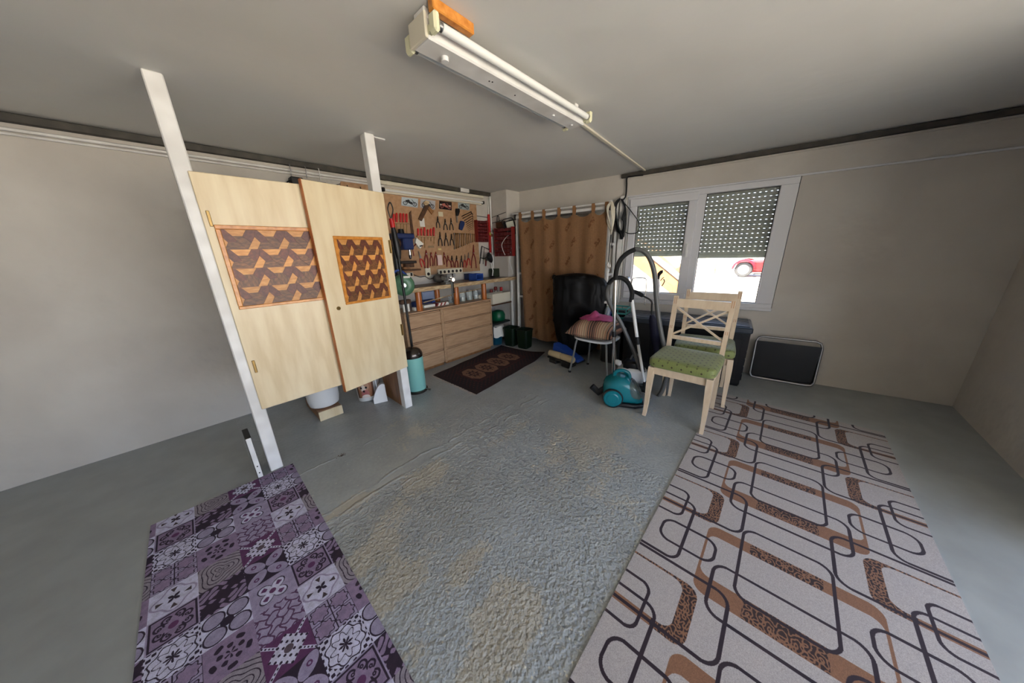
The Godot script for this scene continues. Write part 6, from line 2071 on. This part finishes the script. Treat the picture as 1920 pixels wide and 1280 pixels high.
	nw(); tube(curve([at_dist(1206, 555, ub), at_dist(1196, 549, ub), at_dist(1184, 545, ub)], 4), [0.016, 0.020, 0.022, 0.022, 0.022, 0.021, 0.021, 0.020, 0.019], 10); part("grip", M.rubber)
	# thing wrapped in black plastic
	var bb := Vector3(3.34, 0, -1.83)
	thing("wrapped_item", "tall shape wrapped in glossy black plastic before the curtain", "wrapped item", bb)
	var lev := [[662, 1066, 1104, 0.10], [650, 1050, 1116, 0.15], [625, 1042, 1128, 0.17], [590, 1038, 1136, 0.18], [560, 1037, 1140, 0.18], [535, 1038, 1139, 0.17], [522, 1039, 1130, 0.15], [516, 1044, 1118, 0.12], [513, 1062, 1100, 0.06], [512, 1076, 1086, 0.01]]
	var view := (CAM - bb) * Vector3(1, 0, 1)
	view = view.normalized()
	var nz := FastNoiseLite.new(); nz.seed = 9; nz.frequency = 4.0; nz.fractal_octaves = 4
	var rng := []
	var fine := []
	for i in lev.size() - 1:
		for k in 4:
			var t := k / 4.0
			fine.append([lerpf(lev[i][0], lev[i + 1][0], t), lerpf(lev[i][1], lev[i + 1][1], t), lerpf(lev[i][2], lev[i + 1][2], t), lerpf(lev[i][3], lev[i + 1][3], t)])
	fine.append(lev[-1])
	for l in fine:
		var a := at_dist(l[1], l[0], bb)
		var c := at_dist(l[2], l[0], bb)
		var mid := (a + c) / 2.0
		var hx := (c - a) / 2.0
		var ring := []
		for j in 56:
			var t := TAU * j / 56
			var p: Vector3 = mid + hx * signf(cos(t)) * pow(absf(cos(t)), 0.7) + view * l[3] * 0.72 * signf(sin(t)) * pow(absf(sin(t)), 0.7)
			var o := (p - mid).normalized()
			var k := 0.035 * nz.get_noise_3d(p.x * 2.4, p.y * 0.7, p.z * 2.4) + 0.014 * nz.get_noise_3d(p.x * 5.0, p.y * 2.0, p.z * 5.0) + 0.005 * sin(t * 17.0 + p.y * 6.0)
			ring.append(p + o * k * (1.0 if l[3] > 0.03 else 0.2))
		rng.append(ring)
	nw(); loft(rng, true, true); part("wrapping", M.bag)
	nw(); lumpy(at_dist(1039, 519, bb), Vector3(0.022, 0.03, 0.022), 0.01, 5); part("knot", M.bag)
	# blue wedge and cream roller machine at its foot
	thing("roller_trainer", "blue and black floor trainer with two cream rollers on the concrete", "exercise machine", on_y(1045, 685))
	var u := (on_y(1070, 687) - on_y(1025, 671)).normalized()
	var vv := Vector3.UP.cross(u)
	var o := on_y(1048, 684)
	xf = Transform3D(Basis(u, Vector3.UP, -vv), o)
	if (xf.basis.z).dot(CAM - o) < 0.0: xf = Transform3D(Basis(u, Vector3.UP, vv), o)
	var back := -1.0
	for s in [-0.10, 0.11]:
		nw(); span(Vector3(s - 0.06, 0.0, back * 0.10 - 0.03), Vector3(s + 0.06, 0.055, 0.02), 0.008); part("foot", M.dark)
	nw(); span(Vector3(-0.20, 0.050, back * 0.24), Vector3(0.22, 0.072, 0.01), 0.004); part("base_plate", M.dark)
	for s in [-0.19, 0.015]:
		nw(); tube([Vector3(s, 0.112, -0.03), Vector3(s + 0.006, 0.112, -0.03), Vector3(s + 0.16, 0.112, -0.03), Vector3(s + 0.185, 0.112, -0.03), Vector3(s + 0.197, 0.112, -0.03)], [0.030, 0.041, 0.043, 0.041, 0.030], 20); part("roller", M.cream_vinyl)
	nw()
	var z1 := -0.085
	prism(pv([-0.20, 0.07, 0.22, 0.07, 0.20, 0.095, -0.10, 0.21, -0.175, 0.23]), z1 - 0.13, z1); part("wedge", M.blue_bright, null, "blue sloping shell")
	# white tubular stool with cushion
	thing("stool", "white stool with grey tube legs carrying the striped cushion", "stool", Vector3(3.0, 0, -1.47))
	xf = Transform3D.IDENTITY
	var feet := [Vector3(2.816, 0, -1.704), Vector3(2.838, 0, -1.246), Vector3(3.17, 0, -1.66), Vector3(3.19, 0, -1.29)]
	var topc := Vector3(2.99, 0.435, -1.47)
	for f in feet:
		var e: Vector3 = f.lerp(topc, 0.25)
		e.y = 0.40
		nw(); tube(curve([f + Vector3(0, 0.01, 0), f.lerp(e, 0.5), e, e.lerp(topc, 0.3) + Vector3(0, 0.02, 0)], 4), 0.0115, 8); var leg := part("leg", M.grey_tube)
		nw(); cyl(f, f + Vector3(0, 0.02, 0), 0.017, 0.014, 12); part("rubber_foot", M.rubber, leg)
	nw()
	rings = []
	for e in [[0.195, 0.418], [0.205, 0.424], [0.207, 0.436], [0.195, 0.441]]:
		var ring := []
		for j in 32:
			var t := TAU * j / 32
			ring.append(Vector3(2.99 + e[0] * signf(cos(t)) * pow(absf(cos(t)), 0.6), e[1], -1.47 + e[0] * 1.12 * signf(sin(t)) * pow(absf(sin(t)), 0.6)))
		rings.append(ring)
	loft(rings, true, true); part("seat", M.plastic_white)
	# cushion
	var im := Image.create(256, 32, false, Image.FORMAT_RGB8)
	var cols := [Color(0.60, 0.42, 0.32), Color(0.45, 0.34, 0.27), Color(0.66, 0.56, 0.44), Color(0.13, 0.10, 0.10), Color(0.63, 0.45, 0.36), Color(0.52, 0.44, 0.36), Color(0.36, 0.26, 0.22), Color(0.70, 0.60, 0.48)]
	for i in 256:
		for j in 32: im.set_pixel(i, j, cols[(i / 5 * 5 + i / 11) % 8])
	var pm := mat(Color.WHITE, 0.85)
	pm.albedo_texture = ImageTexture.create_from_image(im)
	base(Vector3(2.99, 0.442, -1.47))
	var yaw := deg_to_rad(5)
	xf = Transform3D(Basis().rotated(Vector3.UP, yaw), Vector3(2.985, 0.442, -1.475))
	nw()
	var h := 0.260
	var top := []
	var bot := []
	var N := 24
	for i in N + 1:
		var ra := []
		var rb := []
		for j in N + 1:
			var a := i * 2.0 / N - 1.0
			var c := j * 2.0 / N - 1.0
			var k := pow((1.0 - pow(absf(a), 2.4)) * (1.0 - pow(absf(c), 2.4)), 0.42)
			var pin := 1.0 - 0.22 * (1.0 - absf(a * c)) * (absf(a) * absf(a) + absf(c) * absf(c)) * 0.5
			var x := a * h * pin
			var z := c * h * pin
			ra.append(Vector3(x, 0.060 + 0.165 * k, z))
			rb.append(Vector3(x, 0.060 - 0.058 * k - 0.05 * maxf(0.0, absf(a * c) - 0.5) * 0.0, z))
		top.append(ra); bot.append(rb)
	for lay in [top, bot]:
		for i in N:
			for j in N:
				var ps := [lay[i][j], lay[i + 1][j], lay[i + 1][j + 1], lay[i][j + 1]]
				var ns := []
				for e in [[i, j], [i + 1, j], [i + 1, j + 1], [i, j + 1]]:
					var du: Vector3 = lay[mini(e[0] + 1, N)][e[1]] - lay[maxi(e[0] - 1, 0)][e[1]]
					var dv: Vector3 = lay[e[0]][mini(e[1] + 1, N)] - lay[e[0]][maxi(e[1] - 1, 0)]
					var n := dv.cross(du).normalized()
					if (n.y > 0) != (lay == top): n = -n
					ns.append(n)
				var ts := [Vector2(float(j) / N, float(i) / N), Vector2(float(j) / N, float(i + 1) / N), Vector2(float(j + 1) / N, float(i + 1) / N), Vector2(float(j + 1) / N, float(i) / N)]
				tri(ps[0], ps[1], ps[2], ns[0], ns[1], ns[2], ts[0], ts[1], ts[2])
				tri(ps[0], ps[2], ps[3], ns[0], ns[2], ns[3], ts[0], ts[2], ts[3])
	solo("striped_cushion", pm, "brown and pink striped cushion lying on the stool", "cushion")
	# pink cloth bunched on the cushion
	base(Vector3(2.99, 0.6, -1.47))
	nw()
	var nz2 := FastNoiseLite.new(); nz2.seed = 17; nz2.frequency = 9.0; nz2.fractal_octaves = 3
	var g2 := [[], []]
	var R := 26
	for side in 2:
		for i in R + 1:
			var row := []
			for j in R + 1:
				var a := i * 2.0 / R - 1.0
				var c := j * 2.0 / R - 1.0
				var rr := sqrt(a * a + c * c)
				var lim := 1.0 / maxf(1.0, maxf(absf(a), absf(c)) * 0.15 + rr * 0.92)
				var x := a * 0.17 * lim * (1.0 + 0.16 * nz2.get_noise_2d(a * 0.2, 3.0 + c * 0.2))
				var z := c * 0.20 * lim * (1.0 + 0.16 * nz2.get_noise_2d(5.0 + a * 0.2, c * 0.2))
				var aa := x / h
				var cc := (z + 0.0) / h
				var k := pow(maxf(0.0, (1.0 - pow(absf(aa), 2.4)) * (1.0 - pow(absf(cc), 2.4))), 0.42)
				var peak := 0.055 * exp(-((x + 0.02) * (x + 0.02) + (z + 0.02) * (z + 0.02)) / 0.0022)
				var y := 0.060 + 0.165 * k + 0.010 + 0.030 * absf(nz2.get_noise_2d(a * 0.35, c * 0.35)) * (1.2 - 0.8 * minf(rr, 1.0)) + peak
				row.append(Vector3(x, y - (0.004 if side == 1 else 0.0), z))
			g2[side].append(row)
	xf = Transform3D(Basis().rotated(Vector3.UP, yaw), Vector3(2.985, 0.442, -1.475))
	for side in 2:
		var lay: Array = g2[side]
		for i in R:
			for j in R:
				var ps := [lay[i][j], lay[i + 1][j], lay[i + 1][j + 1], lay[i][j + 1]]
				var ns := []
				for e in [[i, j], [i + 1, j], [i + 1, j + 1], [i, j + 1]]:
					var du: Vector3 = lay[mini(e[0] + 1, R)][e[1]] - lay[maxi(e[0] - 1, 0)][e[1]]
					var dv: Vector3 = lay[e[0]][mini(e[1] + 1, R)] - lay[e[0]][maxi(e[1] - 1, 0)]
					var n := dv.cross(du).normalized()
					if (n.y > 0) != (side == 0): n = -n
					ns.append(n)
				tri(ps[0], ps[1], ps[2], ns[0], ns[1], ns[2])
				tri(ps[0], ps[2], ps[3], ns[0], ns[2], ns[3])
	solo("pink_cloth", mat(Color(0.70, 0.28, 0.48), 0.55), "pink cloth bunched on top of the striped cushion", "cloth")
	# folding stool with black mesh seat beside the chest
	thing("folding_seat", "black mesh seat with pale metal tube frame right of the chest", "folding chair", WT * Vector3(3.6, 0, 0.1))
	xf = WT
	nw()
	var path := []
	for q in [[3.400, 0.05], [3.400, 0.40], [3.415, 0.44], [3.45, 0.455], [3.85, 0.455], [3.885, 0.44], [3.90, 0.40], [3.90, 0.05], [3.885, 0.02], [3.85, 0.012], [3.45, 0.012], [3.415, 0.02], [3.400, 0.05]]:
		path.append(Vector3(q[0], q[1], 0.10 - 0.12 * (q[1] - 0.2)))
	tube(path, 0.011, 8); part("frame", M.steel)
	nw(); prism(pv([3.405, 0.02, 3.895, 0.02, 3.895, 0.41, 3.405, 0.41]), 0.088, 0.094); part("mesh", M.resin)

func smooth_body(u: Vector3, at: Vector3, secs: Array, e := 0.6):
	# body swept along u; each section: position along u, bottom, top, half width
	var side := Vector3.UP.cross(u).normalized()
	var rings := []
	for q in secs:
		var c: Vector3 = at + u * q[0] + Vector3(0, (q[1] + q[2]) / 2.0, 0)
		var ring := []
		for j in 28:
			var t := TAU * j / 28
			ring.append(c + side * q[3] * signf(cos(t)) * pow(absf(cos(t)), e) + Vector3(0, (q[2] - q[1]) / 2.0 * signf(sin(t)) * pow(absf(sin(t)), e), 0))
		rings.append(ring)
	loft(rings, true, true)

func build_vacuums():
	# teal cylinder vacuum with its hose and wand
	var a := on_y(1128, 760)
	var u := Vector3(0.42, 0, 0.907).normalized()
	var side := Vector3.UP.cross(u).normalized()   # away from the camera or towards it
	if side.dot(CAM - a) < 0: side = -side
	var o := a - side * 0.12 + u * 0.005
	thing("vacuum_cleaner", "teal bagless vacuum cleaner with clear dust bowl, black nozzle and arched grey hose", "vacuum cleaner", o + u * 0.17)
	nw(); smooth_body(u, o, [[0.0, 0.09, 0.19, 0.06], [0.02, 0.05, 0.225, 0.105], [0.07, 0.035, 0.255, 0.125], [0.13, 0.03, 0.275, 0.13], [0.20, 0.03, 0.27, 0.13], [0.255, 0.03, 0.225, 0.125], [0.30, 0.035, 0.15, 0.115], [0.335, 0.045, 0.10, 0.09], [0.345, 0.055, 0.08, 0.05]]); part("body", M.teal)
	nw(); smooth_body(u, o, [[0.03, 0.008, 0.05, 0.10], [0.06, 0.003, 0.05, 0.127], [0.28, 0.003, 0.05, 0.128], [0.35, 0.012, 0.05, 0.10]], 0.4); part("chassis", M.black)
	nw(); smooth_body(u, o + Vector3(0, 0.012, 0) + side * 0.018, [[0.195, 0.10, 0.20, 0.07], [0.22, 0.07, 0.235, 0.108], [0.27, 0.065, 0.215, 0.112], [0.315, 0.07, 0.155, 0.10], [0.335, 0.085, 0.12, 0.06]]); part("dust_bowl", M.bowl)
	for s in [-1.0, 1.0]:
		var c: Vector3 = o + u * 0.085 + side * s * 0.118 + Vector3(0, 0.092, 0)
		nw(); cyl(c, c + side * s * 0.024, 0.092, 0.088, 32); var w := part("wheel", M.black)
		nw(); cyl(c + side * s * 0.022, c + side * s * 0.030, 0.080, 0.074, 32); cyl(c + side * s * 0.030, c + side * s * 0.034, 0.055, 0.045, 24); part("wheel_cap", M.teal, w)
	nw(); tube(curve([o + u * 0.09 + Vector3(0, 0.25, 0), o + u * 0.10 + Vector3(0, 0.298, 0), o + u * 0.15 + Vector3(0, 0.318, 0), o + u * 0.205 + Vector3(0, 0.300, 0), o + u * 0.225 + Vector3(0, 0.25, 0)], 5), 0.017, 10); part("handle", M.teal)
	nw(); tube([o + u * 0.03 + Vector3(0, 0.15, 0) + side * 0.04, at_dist(1122, 733, o) + side * 0.02, at_dist(1110, 722, o) + side * 0.02], [0.030, 0.034, 0.030], 14); part("hose_socket", M.rubber)
	var tb := on_y(1147, 728)
	var t0 := tb + Vector3(0, 0.03, 0)
	var tq := Vector3(2.74, 0, -1.12)
	t0 = Vector3(2.735, 0.02, -1.135)
	var t1 := at_dist(1154, 515, tq)
	var tm := t0.lerp(t1, 0.5) + Vector3(0, 0, 0)
	nw(); tube([t0 + (t1 - t0) * 0.10, tm], 0.0165, 14); tube([tm, t1], 0.0145, 14); part("wand", M.chrome)
	nw(); tube([tm - (t1 - t0) * 0.03, tm + (t1 - t0) * 0.02], 0.021, 14); part("wand_clip", M.black)
	nw(); tube([t0 - Vector3(0, 0.0, 0), t0 + (t1 - t0) * 0.05, t0 + (t1 - t0) * 0.11], [0.030, 0.026, 0.022], 14); span(t0 + Vector3(-0.12, -0.02, -0.05), t0 + Vector3(0.05, 0.012, 0.05), 0.008); part("nozzle", M.rubber)
	var hp := Vector3(2.72, 0, -1.02)
	nw(); tube(curve([t1 - Vector3(0, 0.04, 0), at_dist(1157, 502, hp), at_dist(1164, 486, hp), at_dist(1177, 474, hp), at_dist(1192, 467, hp)], 5), 0.021, 12); part("grip", M.rubber)
	nw(); hose(curve([at_dist(1190, 467, hp), at_dist(1205, 470, hp), at_dist(1218, 484, hp), at_dist(1227, 512, hp), at_dist(1230, 550, hp), at_dist(1234, 590, hp), at_dist(1240, 625, hp), at_dist(1246, 655, hp), at_dist(1250, 690, hp), at_dist(1247, 716, hp), at_dist(1238, 738, hp), at_dist(1225, 747, hp), o + u * 0.33 + Vector3(0, 0.10, 0)], 8), 0.0215); part("hose", M.hose)
	# white vacuum behind it
	var b := Vector3(2.98, 0, -1.045)
	thing("vacuum_cleaner", "white vacuum cleaner with black lid behind the teal one", "vacuum cleaner", b)
	nw(); smooth_body(u, b - u * 0.15, [[0.0, 0.06, 0.12, 0.05], [0.03, 0.03, 0.17, 0.10], [0.12, 0.02, 0.20, 0.12], [0.22, 0.02, 0.20, 0.12], [0.29, 0.03, 0.16, 0.10], [0.31, 0.05, 0.12, 0.05]]); part("body", M.plastic_white)
	nw(); smooth_body(u, b - u * 0.15, [[0.06, 0.17, 0.22, 0.05], [0.10, 0.15, 0.26, 0.085], [0.20, 0.15, 0.27, 0.09], [0.27, 0.15, 0.22, 0.06]]); part("lid", M.black)
	nw(); tube(curve([b + u * (-0.02) + Vector3(0, 0.26, 0), b + u * 0.0 + Vector3(0, 0.31, 0), b + u * 0.05 + Vector3(0, 0.315, 0), b + u * 0.08 + Vector3(0, 0.26, 0)], 4), 0.010, 8); part("handle", M.grey_tube)
	nw(); span(b + Vector3(-0.13, 0.09, 0.02), b + Vector3(-0.12, 0.11, 0.06), 0.002); part("badge", M.black)
	nw(); lumpy(b - u * 0.13 + Vector3(-0.02, 0.225, 0.0), Vector3(0.04, 0.03, 0.03), 0.03, 8, 0.8, 0.8, 16, 10); part("latch", M.plastic_white)
	var q0 := Vector3(2.86, 0.012, -0.86)
	var wp := Vector3(2.90, 0, -0.95)
	var q1 := at_dist(1184, 556, wp)
	nw(); tube([q0 + Vector3(0, 0.05, 0), q0.lerp(q1, 0.55)], 0.014, 12); tube([q0.lerp(q1, 0.55), q1], 0.0165, 12); part("wand", M.white_tube)
	nw(); tube([q0.lerp(q1, 0.50), q0.lerp(q1, 0.58)], 0.021, 12); part("wand_clip", M.black)
	nw(); span(q0 + Vector3(-0.05, -0.012, -0.10), q0 + Vector3(0.02, 0.03, 0.06), 0.01); tube([q0, q0 + Vector3(0, 0.09, 0)], 0.02, 10); part("nozzle", M.rubber)
	nw(); tube(curve([q1 - Vector3(0, 0.05, 0), at_dist(1185, 548, wp), at_dist(1178, 530, wp), at_dist(1165, 521, wp), at_dist(1150, 523, wp), at_dist(1141, 533, wp)], 5), 0.021, 12); part("grip", M.rubber)
	nw(); hose(curve([at_dist(1143, 531, wp), at_dist(1138, 545, wp), at_dist(1140, 562, wp), at_dist(1150, 583, wp), at_dist(1164, 605, wp), at_dist(1178, 635, wp), at_dist(1192, 668, wp), at_dist(1200, 690, wp), b + u * 0.16 + Vector3(0, 0.10, 0)], 8), 0.020); part("hose", M.hose)

func hose(pts: Array, r: float):
	# ribbed hose
	var out := []
	var rr := []
	for i in pts.size() - 1:
		for k in 3:
			out.append(pts[i].lerp(pts[i + 1], k / 3.0))
			rr.append(r * (1.0 if (i * 3 + k) % 2 == 0 else 0.90))
	out.append(pts[-1]); rr.append(r)
	tube(out, rr, 10)

func build_small():
	# pedal bin beside the booth
	var p := on_y(784, 722)
	p = Vector3(1.385, 0, -2.70)
	thing("pedal_bin", "mint green pedal bin with chrome dome lid beside the booth post", "bin", p)
	xf = Transform3D(Basis(), p)
	nw(); lathe([[0.001, 0.0], [0.108, 0.0], [0.112, 0.006], [0.112, 0.022], [0.100, 0.028], [0.001, 0.028]], 36); part("foot_ring", M.bin_base)
	nw(); lathe([[0.096, 0.026], [0.098, 0.03], [0.098, 0.385], [0.094, 0.388]], 36); part("body", mat(Color(0.52, 0.76, 0.72), 0.3))
	nw(); lathe([[0.099, 0.384], [0.101, 0.388], [0.101, 0.415], [0.096, 0.432], [0.080, 0.458], [0.055, 0.474], [0.025, 0.481], [0.001, 0.482]], 36); part("lid", M.bin_base)
	var d := Vector3(0.55, 0, 0.83)
	nw(); tube([d * 0.09 + Vector3(0, 0.025, 0), d * 0.125 + Vector3(0, 0.020, 0), d * 0.155 + Vector3(0, 0.014, 0)], [0.008, 0.010, 0.012], 8); part("pedal", M.chrome)
	# loose bits on the floor
	for q in [[1038, 832, "curled cream wood shaving on the concrete"], [1000, 873, "small pale paint flake on the concrete"]]:
		var c := on_y(q[0], q[1])
		base(c)
		nw()
		var pts := []
		for i in 8: pts.append(c + Vector3(cos(i * 0.55), 0, sin(i * 0.55)) * (0.014 if q[0] > 1010 else 0.006) + Vector3(0, 0.003, 0))
		tube(pts, 0.0028, 5)
		solo("shaving", M.cream, q[2], "debris")
